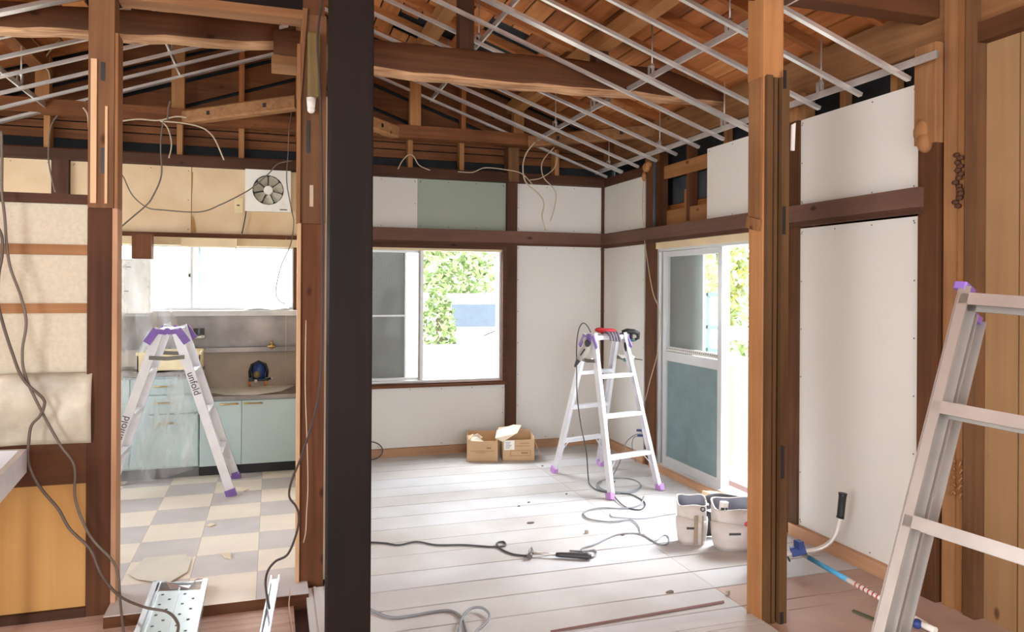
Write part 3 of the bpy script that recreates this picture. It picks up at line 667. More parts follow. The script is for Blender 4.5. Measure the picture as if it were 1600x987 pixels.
# white basin at the left edge
e = thing('wash_basin', (-1.2, 3.2, .64), 'white shallow basin with a drain, cut by the left edge of the picture', 'basin')
z = .757; A_ = onz(42, 701, z); Bp = onz(0, 744, z); dn = (Bp-A_).normalized(); Q = A_+dn*.75; L1 = Vector((-1, .12, 0))
poly = [A_, A_+L1*.6, Q+L1*.6, Q]
def inset(pl, d):
    c = sum(pl, Vector())/len(pl); return [p+(c-p).normalized()*d for p in pl]
mb = MB(); inn = inset(poly, .035); low = [p-Vector((0, 0, .07)) for p in inset(poly, .06)]; bot = [p-Vector((0, 0, .095)) for p in poly]
V = poly+inn+low+bot; F = []
for i in range(4):
    j = (i+1) % 4; F += [(i, j, 4+j, 4+i), (4+i, 4+j, 8+j, 8+i), (j, i, 12+i, 12+j)]
F += [(8, 9, 10, 11), (15, 14, 13, 12)]
mb._add(V, F); mb.build('basin_bowl', plain('white_enamel', (214, 212, 216), .35), e)
c = sum(low, Vector())/4+Vector((.1, .1, .002)); MB().cyl(c, c+Vector((0, 0, .004)), .03).build('drain', DGREY, e)
MB().bar(bot[0]+Vector((-.1, -.05, 0)), Vector((bot[0].x-.1, bot[0].y-.05, 0)), .03, .03, up=(0, 1, 0)).bar(bot[3]+Vector((-.1, .0, 0)), Vector((bot[3].x-.1, bot[3].y, 0)), .03, .03, up=(0, 1, 0)).build('stand_leg', WFRAME, e)

# ================================================================== KITCHEN
board(-2.55, -1.545, 6.24, 6.2525, 1.83, 2.343, CREAM, 'cream board at the far left of the kitchen above the left wall', name='cream_board')
B(-1.54, -1.43, 6.20, 6.30, .8, 2.35, 'wall_post', W('dark', 'Z'), 'dark post between the two cream boards seen over the left wall', 'post')
board(-1.425, -.60, 6.24, 6.2525, 1.83, 2.343, CREAM, 'stained cream board above the kitchen window, left of the crack', name='cream_board')
kb = MB().box(-.595, .195, 6.24, 6.2525, 1.83, 2.343)
kb.prism([(-.60, 6.239, 1.83), (-.56, 6.239, 1.84), (-.575, 6.239, 1.93), (-.59, 6.239, 1.98)], (0, -.003, 0), 1).prism([(-.60, 6.2395, 2.14), (-.592, 6.2395, 2.14), (-.588, 6.2395, 2.3), (-.6, 6.2395, 2.32)], (0, -.002, 0), 1)
kb.build('cream_board', [CREAM, W('panel', 'Z')], label='cream board behind the ventilation fan, right of the crack', cat='wall board')
S(MB().box(-2.6, .2, 6.19, 6.25, 1.795, 1.83), 'trim_11', W('red', 'X'))
# fan
e = thing('ventilation_fan', (-.02, 6.2, 2.01), 'square white wall fan with round seven-blade rotor high in the kitchen', 'fan')
fx, fz, fr_ = -.033, 2.187, .118
n = 48; outer = []; pl = MB()
def sqp(t, h=.172):
    c_, s_2 = math.cos(t), math.sin(t); k = h/max(abs(c_), abs(s_2)); return (fx+c_*k, fz+s_2*k)
for i in range(n):
    t0, t1 = 2*math.pi*i/n+math.pi/4, 2*math.pi*(i+1)/n+math.pi/4
    o0, o1 = sqp(t0), sqp(t1); i0 = (fx+fr_*math.cos(t0), fz+fr_*math.sin(t0)); i1 = (fx+fr_*math.cos(t1), fz+fr_*math.sin(t1))
    f0, f1, f2 = 6.195, 6.22, 6.239
    pl._add([(o0[0], f0, o0[1]), (o1[0], f0, o1[1]), (i1[0], f0, i1[1]), (i0[0], f0, i0[1]), (i1[0], f1, i1[1]), (i0[0], f1, i0[1]), (o0[0], f2, o0[1]), (o1[0], f2, o1[1])],
            [(0, 1, 2, 3), (3, 2, 4, 5), (1, 0, 6, 7)], 0)
pl.box(fx+.09, fx+.145, 6.193, 6.195, 2.03, 2.037, 1)
pl.build('fan_panel', [WHITE, DGREY], e)
MB().cyl((fx, 6.2385, fz), (fx, 6.2395, fz), fr_+.005, n=32).build('fan_well', BLACK, e)
hb = MB().cyl((fx, 6.236, fz), (fx, 6.20, fz), .036, .033, n=24).build('fan_hub', WHITE, e)
BLD = plain('warm_grey_blade', (188, 182, 164), .5)
for k in range(7):
    t0 = 2*math.pi*k/7+.25; mb = MB(); P = []
    for (rr2, dt) in ((.034, -.34), (.07, -.42), (.106, -.42), (.114, -.2), (.114, .26), (.104, .38), (.06, .34), (.034, .3)):
        t = t0+dt; P.append((fx+rr2*math.cos(t), 6.222-.010*dt/.3, fz+rr2*math.sin(t)))
    mb.prism(P, (0, .002, 0)); mb.build('fan_blade', BLD, e)
e = thing('wall_switch', (-.262, 6.23, 1.99), 'small yellowed outlet plate left of the ventilation fan', 'outlet')
MB().box(-.285, -.222, 6.232, 6.24, 2.0, 2.115).build('cover_plate', plain('yellowed_plastic', (226, 206, 160), .5), e)
MB().box(-.268, -.245, 6.230, 6.232, 2.055, 2.065).build('slot', BLACK, e)
# kitchen window
w2 = thing('window_2', (-.8, 6.28, 1.2), None, None); w2['kind'] = 'structure'
frame(-1.78, .175, 1.235, 1.745, 6.25, 6.35, .022).build('window_frame', WFRAME, w2)
MB().box(-1.78, .2, 6.17, 6.25, 1.735, 1.795).build('window_head', plain('cream_window_head', (214, 190, 150), .6), w2)
MB().box(.163, .20, 6.20, 6.30, 1.22, 1.8).build('side_jamb', W('mid', 'Z'), w2)
MB().box(-.66, -.27, 6.135, 6.168, 1.725, 1.79).box(-.275, -.262, 6.13, 6.168, 1.71, 1.79).build('blind_box', CREAMW, w2)
MB().box(-.607, -.585, 6.27, 6.30, 1.257, 1.725).box(-1.0, -.607, 6.282, 6.292, 1.455, 1.463).box(-.62, -.605, 6.262, 6.27, 1.49, 1.52, 1).build('sash', [WFRAME, DGREY], w2)
MB().box(-.555, -.535, 6.315, 6.335, 1.257, 1.725).build('sash', plain('pale_blue_stile', (180, 208, 222), .5), w2)
MB().box(-1.758, .153, 6.293, 6.297, 1.257, 1.725).build('pane', GLASS, w2)
MB().box(-1.78, .2, 6.09, 6.25, 1.195, 1.235).build('sill_board', plain('steel_sill', (186, 180, 174), .4, .3), w2)
mb = MB(); mb.grid(lambda u, v: (-.2+.33*u, 6.10+.11*v, 1.238+.012*abs(math.sin(u*5+v*3))), 14, 5); mb.build('paper_sheet', WHITE, label='crumpled white sheet lying on the kitchen window sill', cat='paper', solid=.003)
# stainless splash
SP = MB(); SP.box(-2.5, .195, 6.225, 6.24, .935, 1.195); SP.build('splash_panel', STEEL, label='smudged stainless steel splash panel under the kitchen window', cat='panel')
B(-2.5, .195, 6.235, 6.25, .60, .935, 'splash_wall', plain('taupe_wall_panel', (176, 160, 144), .6, var=.04), 'plain taupe wall panel right behind the low counter', 'wall board')
MB().box(-.62, .195, 6.17, 6.225, .915, .93).box(-.62, .195, 6.165, 6.17, .91, .945).build('pipe_shelf', STEEL, label='narrow stainless ledge running behind the laser level', cat='shelf')
# faucet
e = thing('mixer_tap', (-.52, 6.15, 1.02), 'wall tap with two black square knobs behind the folded ladder top', 'tap')
MB().box(-.565, -.535, 6.09, 6.12, 1.05, 1.10).box(-.52, -.49, 6.09, 6.12, 1.05, 1.10).build('tap_knob', BLACK, e)
MB().cyl((-.55, 6.228, 1.035), (-.55, 6.10, 1.035), .013).cyl((-.505, 6.228, 1.035), (-.505, 6.10, 1.035), .013).cyl((-.57, 6.11, 1.035), (-.485, 6.11, 1.035), .016).cyl((-.55, 6.105, 1.035), (-.55, 6.105, 1.05), .012).cyl((-.505, 6.105, 1.035), (-.505, 6.105, 1.05), .012).tube([(-.57, 6.11, 1.03), (-.62, 6.10, 1.02), (-.66, 6.08, 1.02)], .007).build('tap_body', GALV, e)
MB().cyl((.0, 6.15, .93), (.0, 6.15, .975), .012).cyl((-.03, 6.15, .95), (.03, 6.15, .95), .009).ball((0, 6.15, .98), .012).build('gas_cock', BRASS, label='little gas cock on the ledge above the laser level', cat='tap')
# base cabinets
def handle(xc, z, y, par):
    m_ = MB(); m_.cyl((xc-.05, y, z), (xc-.05, y-.022, z), .006, n=8); m_.cyl((xc+.05, y, z), (xc+.05, y-.022, z), .006, n=8); m_.cyl((xc-.065, y-.022, z), (xc+.065, y-.022, z), .0055, n=8)
    return m_.build('handle', BRASS, par)
e = thing('sink_cabinet', (-.97, 5.99, .05), 'taller mint sink cabinet under the plastic sheet on the left', 'kitchen cabinet')
B(-1.75, -.495, 5.76, 6.22, .13, .78, 'cabinet_body', MINT, parent=e)
B(-1.75, -.495, 5.80, 6.22, .05, .13, 'kick_board', plain('grey_kick', (120, 118, 118), .6), parent=e)
for i, (z0, z1) in enumerate(((.655, .765), (.52, .648), (.14, .513))):
    d = B(-.935, -.50, 5.745, 5.76, z0, z1, 'drawer' if i < 2 else 'door', MINT, parent=e, bevel=.003); handle(-.72, z1-.05 if i < 2 else z1-.06, 5.745, d)
d = B(-1.74, -.942, 5.745, 5.76, .14, .765, 'door', MINT, parent=e, bevel=.003)
MB().box(-1.75, -.49, 5.735, 6.22, .785, .81).build('worktop', STEEL, e)
e = thing('gas_table_cabinet', (-.15, 5.99, .05), 'low mint cabinet with two doors and dark recessed base', 'kitchen cabinet')
B(-.49, .195, 5.76, 6.22, .125, .60, 'cabinet_body', MINT, parent=e)
B(-.49, .195, 5.80, 6.22, .05, .125, 'kick_board', BLACK, parent=e)
for x0, x1, hx in ((-.488, -.207, -.29), (-.203, .192, -.125)):
    d = B(x0, x1, 5.745, 5.76, .128, .592, 'door', MINT, parent=e, bevel=.003); handle(hx, .572, 5.745, d)
MB().box(-.49, .195, 5.735, 6.225, .60, .628).build('worktop', STEEL, e)
# papers, laser
mb = MB(); mb.prism([onz(x_, y_, .6295) for x_, y_ in ((323, 606), (338, 601), (430, 598), (461, 602), (440, 611), (398, 617), (352, 617), (326, 613))], (0, 0, .002)); mb.build('paper_sheet', plain('pale_paper', (222, 216, 206), .7), label='flattened pale paper spread over the low counter', cat='paper')
e = thing('laser_level', (0, 6, .63), 'blue and black laser level on orange-tipped feet standing on the low counter', 'laser level')
c = onz(404, 602, .632); cx_, cy_ = c.x, c.y; e.location = (cx_, cy_, .632)
BLU = plain('blue_plastic', (28, 62, 128), .35); ORG = plain('orange_rubber', (226, 130, 50), .5)
MB().ball((cx_, cy_, .755), .062, .055, .07).cyl((cx_, cy_, .69), (cx_, cy_, .78), .055, .05, n=16).build('laser_housing', BLU, e)
MB().tube([(cx_-.062, cy_-.02, .70), (cx_-.066, cy_-.03, .75), (cx_-.05, cy_-.03, .80), (cx_, cy_-.02, .825), (cx_+.05, cy_-.03, .80), (cx_+.066, cy_-.03, .75), (cx_+.062, cy_-.02, .70)], .011).build('handle_frame', BLACK, e)
MB().ball((cx_-.012, cy_-.052, .725), .028, .012, .03).build('lens_window', plain('amber_lens', (120, 104, 60), .2), e)
MB().box(cx_-.075, cx_+.075, cy_-.05, cy_+.05, .672, .69).cyl((cx_+.07, cy_-.03, .685), (cx_+.10, cy_-.03, .69), .009).build('base_plate', BLACK, e)
MB().ball((cx_-.02, cy_-.055, .675), .012).ball((cx_+.098, cy_-.03, .69), .01).build('level_knob', WHITE, e)
for k, (dx, dy) in enumerate(((-.065, -.04), (.055, -.045), (.03, .045))):
    MB().cyl((cx_+dx, cy_+dy, .634), (cx_+dx, cy_+dy, .675), .011, .008, n=10).build('leg', ORG, e)
# cream tray on the sink worktop
e = thing('storage_crate', (-.68, 5.95, .81), 'cream plastic crate standing on the sink worktop behind the ladder', 'crate')
cr_ = MB(); X0, X1, Y0, Y1, Z0, Z1 = -.90, -.49, 5.78, 6.08, .812, .945
CRM = plain('cream_plastic', (238, 220, 180), .5)
cr_.box(X0, X1, Y0, Y1, Z0, Z0+.01); cr_.box(X0, X1, Y0, Y0+.008, Z0, Z1); cr_.box(X0, X1, Y1-.008, Y1, Z0, Z1); cr_.box(X0, X0+.008, Y0, Y1, Z0, Z1); cr_.box(X1-.008, X1, Y0, Y1, Z0, Z1)
cr_.build('crate_body', CRM, e)
frame(X0-.008, X1+.008, 0, 1, 0, 0, .02, MB()) and None
MB().box(X0-.008, X1+.008, Y0-.008, Y0, Z1-.015, Z1+.005).box(X0-.008, X1+.008, Y1, Y1+.008, Z1-.015, Z1+.005).box(X0-.008, X0, Y0, Y1, Z1-.015, Z1+.005).box(X1, X1+.008, Y0, Y1, Z1-.015, Z1+.005).build('rim', CRM, e)
# water heater with duct and plastic sheet
e = thing('water_heater', (-.95, 6.08, 1.18), 'white wall-hung water heater wrapped in clear plastic in front of the kitchen window', 'water heater')
MB().box(-1.07, -.845, 5.98, 6.13, 1.22, 1.615).build('heater_case', WHITE, e, bevel=.01)
MB().box(-1.05, -.975, 5.978, 5.98, 1.555, 1.562).box(-1.02, -.99, 5.978, 5.98, 1.38, 1.385).build('vent_slots', DGREY, e)
B(-.975, -.845, 6.0, 6.12, 1.62, 1.80, 'duct_board', W('red', 'Z'), 'short reddish board stub above the water heater', 'wood board')
PLS = newmat('clear_plastic_sheet', .25)[0]; PLS.node_tree.nodes['Principled BSDF'].inputs['Base Color'].default_value = (.92, .93, .95, 1)
_b = PLS.node_tree.nodes['Principled BSDF']; _n = PLS.node_tree.nodes.new('ShaderNodeTexNoise'); _n.inputs['Scale'].default_value = 5; _mr = PLS.node_tree.nodes.new('ShaderNodeMapRange')
_mr.inputs['To Min'].default_value = .04; _mr.inputs['To Max'].default_value = .42; _mr.inputs['From Min'].default_value = .3; _mr.inputs['From Max'].default_value = .7
_tc = PLS.node_tree.nodes.new('ShaderNodeTexCoord'); _mp = PLS.node_tree.nodes.new('ShaderNodeMapping'); _mp.inputs['Scale'].default_value = (3, 3, .8); _mp.inputs['Rotation'].default_value = (0, .5, 0)
PLS.node_tree.links.new(_tc.outputs['Object'], _mp.inputs[0]); PLS.node_tree.links.new(_mp.outputs[0], _n.inputs['Vector'])
PLS.node_tree.links.new(_n.outputs['Fac'], _mr.inputs[0]); PLS.node_tree.links.new(_mr.outputs[0], _b.inputs['Alpha'])
def sheetA(u, v):     # v: 0 top of heater, 1 on worktop ; u across
    top = Vector((-1.10+.32*u, 5.965+.01*math.sin(u*20), 1.60)); bot = Vector((-1.25+.68*u, 5.80+.03*math.sin(u*17), .83))
    p = top.lerp(bot, v**.8); p.y += .018*math.sin(u*30+v*5)*v+.012*math.sin(u*11-v*9); p.x += .01*math.sin(v*14+u*7); return p
MB().grid(sheetA, 44, 30).build('plastic_sheet', PLS, label='clear plastic dust sheet draped from the water heater to the sink', cat='plastic sheet')
def sheetB(u, v):     # over the sink cabinet front
    x_ = -1.5+.98*u; t = v*1.05
    y_, z_ = (5.80-.085*min(t/.12, 1), .818) if t < .12 else (5.715-.03*(t-.12), .818-(t-.12)*.80)
    sag = .35*max(0, u-.75)
    return (x_+.012*math.sin(v*20+u*9), y_-.008-.009*math.sin(u*34+v*8)*v, max(z_+.0+.01*math.sin(u*15)+sag*v*.5, .056))
MB().grid(sheetB, 50, 40).build('plastic_sheet', PLS, label='clear plastic dust sheet hanging over the mint drawers', cat='plastic sheet')

# ================================================================== LADDERS
def ladder(loc, wdir, sdir, H_, spread, wb, wt, nstep, label, feetmat, folded=0.0, M=None, text=None, railw=.055, steps_only=None, hinge=True, topc=PURPLE, mat=ALUW):
    """A-frame: wdir = width direction, sdir = spread direction (unit 2D)"""
    loc = Vector(loc); e = thing('step_ladder', loc, label, 'ladder')
    wd = Vector((wdir[0], wdir[1], 0)).normalized(); sd = Vector((sdir[0], sdir[1], 0)).normalized(); up = Vector((0, 0, 1))
    def P(w_, s2, z): 
        p = loc+wd*w_+sd*s2+up*z
        return p
    X = (lambda q: q) if M is None else (lambda q: M @ q)
    tz = H_
    for s2 in (-1, 1):
        a0 = s2*spread/2; a1 = s2*.045
        for w2 in (-1, 1):
            f = P(w2*wb/2, a0, .0); t = P(w2*wt/2, a1, tz)
            d = (t-f).normalized(); f2 = f+d*.035
            # C-section rail, open towards the inside
            mb = MB(); r1, r2 = railw/2, .012
            n_in = wd*(-w2)
            mb.bar(f2+n_in*.0, t, .004, railw, up=sd, m=0)
            side_ = sd-d*(sd.dot(d)); side_.normalize()
            for q_ in (-1, 1):
                mb.bar(f2+side_*q_*(railw/2-.002)+n_in*.012, t+side_*q_*(railw/2-.002)+n_in*.012, .024, .004, up=side_)
            mb.v = [X(q) for q in mb.v]; mb.build('rail', mat, e)
            mb = MB().bar(f, f+d*.045, .036, railw+.012, up=sd, b=.004); mb.v = [X(q) for q in mb.v]; mb.build('foot', feetmat, e)
        for i in range(1, nstep+1):
            z = tz*i/(nstep+1)*.985; k = z/tz; ww = wb+(wt-wb)*k; sp = a0+(a1-a0)*k
            p, q = P(-ww/2+.004, sp, z), P(ww/2-.004, sp, z)
            mb = MB(); mb.bar(p, q, .05, .006, up=(0, 0, 1)); mb.bar(p-up*.012+sd*.022*1, q-up*.012+sd*.022, .004, .024); mb.bar(p-up*.012-sd*.022, q-up*.012-sd*.022, .004, .024)
            mb.v = [X(q2) for q2 in mb.v]; mb.build('step', mat, e)
    # top cap steps and hinges
    for s2 in (-1, 1):
        p, q = P(-wt/2+.004, s2*.038, tz-.012), P(wt/2-.004, s2*.038, tz-.012)
        mb = MB(); mb.bar(p, q, .062, .006); mb.bar(p-up*.014+sd*s2*.029, q-up*.014+sd*s2*.029, .004, .028); mb.v = [X(q2) for q2 in mb.v]; mb.build('top_step', mat, e)
    if hinge:
        for w2 in (-1, 1):
            mb = MB(); hk = hinge
            for s2 in (-1, 1):
                c0 = P(w2*(wt/2+.006), s2*.005, tz-.028); c1 = P(w2*(wt/2+.008), s2*.062, tz-.02); c2 = P(w2*(wt/2+.012), s2*(.045+.36*.095*spread/.8*2.2), tz-.095)
                mb.bar(c0, c1, .008, .030*hk, up=up, b=.0); mb.bar(c1+up*.012*hk, c2, .010, .048*hk, up=sd)
            mb.cyl(P(w2*(wt/2-.004), 0, tz-.018), P(w2*(wt/2+.016), 0, tz-.018), .020)
            mb.v = [X(q2) for q2 in mb.v]; mb.build('hinge', topc, e)
    if folded == 0:
        for w2 in (-1, 1):
            z = tz*.83; k = z/tz; sp = spread/2*(1-k)+.045*k; mb = MB(); wv = w2*(wb/2+(wt/2-wb/2)*k+.008)
            mb.bar(P(wv, -sp, z), P(wv, 0, z-.008), .004, .026); mb.bar(P(wv, 0, z-.008), P(wv, sp, z), .004, .026)
            mb.v = [X(q2) for q2 in mb.v]; mb.build('stay_bar', plain('stay_steel', (120, 116, 108), .4, .7), e)
        # lower diagonal braces of the bottom steps
        mb = MB()
        for s2 in (-1, 1):
            for w2 in (-1, 1):
                z0, z1 = tz*.13, tz/(nstep+1)*.95; k0, k1 = z0/tz, z1/tz
                mb.bar(P(w2*(wb+(wt-wb)*k0)/2, s2*(spread/2*(1-k0)+.045*k0), z0), P(w2*(wb*.52)/2, s2*(spread/2*(1-k1)+.045*k1), z1), .012, .003)
        mb.build('diagonal_brace', mat, e)
    return e, P
def text_on(s, origin, xdir, ydir, size, mat, parent, name='lettering'):
    cu = bpy.data.curves.new(name, 'FONT'); cu.body = s; cu.size = size; cu.extrude = .0004; cu.align_x = 'LEFT'
    cu.offset = .0; cu.materials.append(mat)
    o = bpy.data.objects.new(name, cu); sc.collection.objects.link(o)
    x = Vector(xdir).normalized(); y = Vector(ydir); y = (y-x*x.dot(y)).normalized(); z = x.cross(y)
    M_ = Matrix((x, y, z)).transposed().to_4x4(); M_.translation = Vector(origin)-(Vector(parent.location) if parent else Vector())
    o.matrix_local = M_
    bpy.context.view_layer.update()
    me = bpy.data.meshes.new_from_object(o.evaluated_get(bpy.context.evaluated_depsgraph_get())); me.materials.clear(); me.materials.append(mat)
    q = bpy.data.objects.new(name, me); sc.collection.objects.link(q); q.matrix_local = M_; bpy.data.objects.remove(o)
    if parent: q.parent = parent
    return q
# living room ladder
la, lb, lc_, ld = onz(952, 780), onz(1036, 767), onz(862, 739), onz(938, 725)
cen = (la+lb+lc_+ld)/4; wv = (lb-la)+(ld-lc_); sv = (lc_-la)+(ld-lb)
sdv = Vector((sv.x, sv.y, 0)).normalized(); wdv = Vector((wv.x, wv.y, 0)).normalized()
lad1, P1 = ladder((cen.x, cen.y, 0), wdv, sdv, 1.09, .80, .455, .30, 3, 'open aluminium stepladder with lilac feet in the living room', LILAC, hinge=.6)
# kitchen ladder, seen edge on
ka, kb_ = onz(362, 775, .05), onz(370, 746, .05); kw = (kb_-ka); kw.z = 0; kw.normalize(); ks = Vector((-kw.y, kw.x, 0))
if ks.x > 0: ks = -ks
kc = ka+kw*.24+ks*.40
lad2, P2 = ladder((kc.x, kc.y, .05), kw, ks, 1.10, .80, .47, .36, 3, 'open aluminium stepladder with purple hinges standing in the kitchen', PURPLE)
TXT = plain('black_print', (46, 40, 44), .6)
k0, k1 = .80, .58
f = P2(-.24-.001, -.40, 0); t = P2(-.18-.001, -.045, 1.10); d_ = (f-t).normalized()
nrm = -kw
o = t+d_*.30+nrm*.014
xd = d_; yd = nrm.cross(xd)
text_on('unfold', o-yd*.016, xd, yd, .062, TXT, lad2)
f = P2(-.24, .40, 0); t = P2(-.18, .045, 1.10); d_ = (t-f).normalized(); o = f+d_*.42+nrm*.014; yd = nrm.cross(d_)
text_on('unfold', o-yd*.016, d_, yd, .062, TXT, lad2)
MB().bar(f+d_*.33+nrm*.014, f+d_*.40+nrm*.014, .002, .03, up=nrm.cross(d_)).build('sticker', TXT, lad2)
# near folded ladder on the right edge: one frame seen, built along its true lean
def near_ladder():
    pt = _C+ray(1507, 452)*1.90; pb_ = _C+ray(1372, 987)*1.76
    d = (pt-pb_).normalized(); t0 = pb_.z/d.z; foot = pb_-d*t0; Lr = (pt-foot).length
    wdir = Vector((_r0*.60-_F*.80)); wdir = (wdir-d*wdir.dot(d)).normalized()
    ndir = wdir.cross(d).normalized()      # ladder thickness direction
    if ndir.dot(_F) < 0: ndir = -ndir
    e = thing('step_ladder', foot, 'tall folded aluminium stepladder with purple caps leaning at the right edge', 'ladder')
    NL = plain('worn_aluminium', (190, 184, 178), .38, .65, var=.05, scale=10)
    wb, wt = .52, .36
    for fi, off in ((0, 0.0), (1, .075)):
        for w2 in (0, 1):
            f = foot+ndir*off+wdir*(w2*wb)+_r0*(.0); t = pt+ndir*off+wdir*(w2*wt+ (0 if not w2 else .08))
            if fi: t = t-d*.05
            mb = MB(); n_in = wdir*(1 if w2 == 0 else -1)
            mb.bar(f+d*.03, t, .004, .058, up=ndir); 
            for q_ in (-1, 1): mb.bar(f+d*.03+ndir*q_*.027+n_in*.013, t+ndir*q_*.027+n_in*.013, .026, .004, up=ndir)
            mb.build('rail', NL, e)
            MB().bar(f, f+d*.05, .034, .066, up=ndir).build('foot', PURPLE, e)
            MB().bar(t-d*.008, t+d*.010, .031, .062, up=ndir, b=.004).build('end_cap', PURPLE, e)
        if fi == 0:
            for i in range(5):
                s2 = Lr-.02-.285*i*1.0
                k = s2/Lr; p = foot+d*s2+wdir*.006+ndir*off; q = p+wdir*(wb+(wt+.08-wb)*k-.012)
                mb = MB(); dep = .055
                mb.bar(p, q, .056, .006, up=d); mb.bar(p-d*.014-ndir*.027, q-d*.014-ndir*.027, .004, .028, up=d); mb.bar(p-d*.014+ndir*.027, q-d*.014+ndir*.027, .004, .028, up=d)
                mb.build('step' if i else 'top_step', NL, e)
        mb = MB()
        for i in range(5):
            s2 = Lr-.035-.285*i; c = foot+d*s2+ndir*off-wdir*.003; mb.cyl(c, c-wdir*.004, .006, n=8)
        mb.build('rivet', GALV, e)
near_ladder()

# ================================================================== TOOLS ON THE LADDER
# electric angle drill hung over the left rail
e = thing('power_saw', P1(-.17, .0, 1.0), 'white and grey power tool with purple grip hanging left of the living-room ladder top', 'power tool')
GB = plain('warm_white_plastic', (196, 188, 178), .5, var=.08)
dpt = cen.dot(Vector((_F.x, _F.y, 0)))
def pf(x_, y_, dd): return _C+ray(x_, y_)*dd
D0 = dpt-.05
a, b = pf(928, 528, D0), pf(900, 566, D0)
MB().tube([pf(926, 522, D0), pf(922, 535, D0), pf(912, 550, D0), pf(904, 562, D0)], [.026, .040, .034, .020], 12).ball(pf(920, 533, D0), .045, .04, .045).build('tool_body', GB, e)
MB().tube([pf(905, 560, D0), pf(898, 573, D0)], [.022, .007], 8).build('tool_nose', DGREY, e)
MB().tube([pf(918, 527, D0-.035), pf(927, 537, D0-.035), pf(933, 547, D0-.035)], .014, 8).ball(pf(930, 541, D0-.02), .026, .02, .04).build('tool_grip', PURPLE, e)
MB().ball(pf(918, 536, D0-.04), .024, .014, .028).tube([pf(907, 555, D0-.028), pf(914, 545, D0-.034)], .006).build('tool_cover', DGREY, e)
MB().tube([pf(912, 561, D0), pf(932, 561, D0+.02)], .013, 10).build('side_handle', GALV, e)
cable('power_cable', [pf(923, 519, D0), pf(917, 508, D0), pf(910, 505, D0), pf(904, 516, D0), pf(901, 540, D0+.01), pf(901, 580, D0), pf(902, 620, D0-.05), pf(908, 665, D0-.1), pf(916, 705, D0-.2), onz(919, 745, .02), onz(922, 757, .008), onz(935, 766, .006), onz(960, 770, .006), onz(985, 772, .006), onz(1003, 781, .006), onz(1008, 788, .006), onz(1000, 796, .006), onz(978, 792, .006), onz(962, 778, .014), onz(955, 767, .008)], .0045, DGREY, 'black cord dropping from the white power tool to coils on the floor')
# gloves
e = thing('work_glove', P1(0, 0, 1.09), 'red and grey rubber work glove draped over the living-room ladder top', 'glove')
GR = plain('red_knit', (196, 38, 50), .8, var=.08); GG = plain('grey_rubber', (112, 102, 112), .7)
gc = P1(.02, -.03, 1.085)
MB().ball(P1(-.02, -.03, 1.112), .075, .05, .018).ball(P1(-.06, -.01, 1.118), .04, .035, .018).ball(P1(.02, -.05, 1.105), .045, .03, .024).build('glove_palm', GR, e)
for k in range(4):
    w_ = -.045+.028*k; s_0 = -.085
    MB().tube([P1(w_, -.055, 1.105), P1(w_+.006, -.095, 1.098), P1(w_+.014, -.112, 1.078-.006*k), P1(w_+.018, -.114, 1.045-.004*k)], [.012, .0115, .011, .0085], 8).build('glove_finger', GG, e)
# cordless driver hanging at the right of the ladder top
e = thing('impact_driver', P1(.17, 0, 1.0), 'black cordless driver with round handle guard on the right of the living-room ladder top', 'power tool')
pd = lambda x_, y_: pf(x_, y_, dpt+.03)
MB().tube([pd(972, 519), pd(980, 517), pd(990, 518), pd(997, 521), pd(997, 528), pd(991, 531)], [.016, .02, .02, .018, .012, .010], 10).tube([pd(986, 520), pd(986, 531)], .013, 8).build('drill_body', BLACK, e)
MB().ball(pd(988, 531), .03, .02, .012).build('drill_battery', plain('dark_teal', (50, 92, 86), .5), e)
e = thing('rotary_tool', P1(.12, .05, .9), 'teal and white tool with long thin bit hanging under the ladder top', 'power tool')
MB().tube([pd(977, 535), pd(977, 551)], .01, 8).build('hanging_grip', BLACK, e)
MB().tube([pd(966, 553), pd(972, 556), pd(984, 557), pd(991, 559)], [.006, .016, .022, .012], 10).build('tool_body', WHITE, e)
MB().tube([pd(974, 561), pd(985, 562)], .016, 8).build('tool_battery', plain('teal_plastic', (70, 140, 130), .5), e)
MB().tube([pd(990, 560), pd(1004, 562)], .0045, 6).build('drill_bit', DGREY, e)

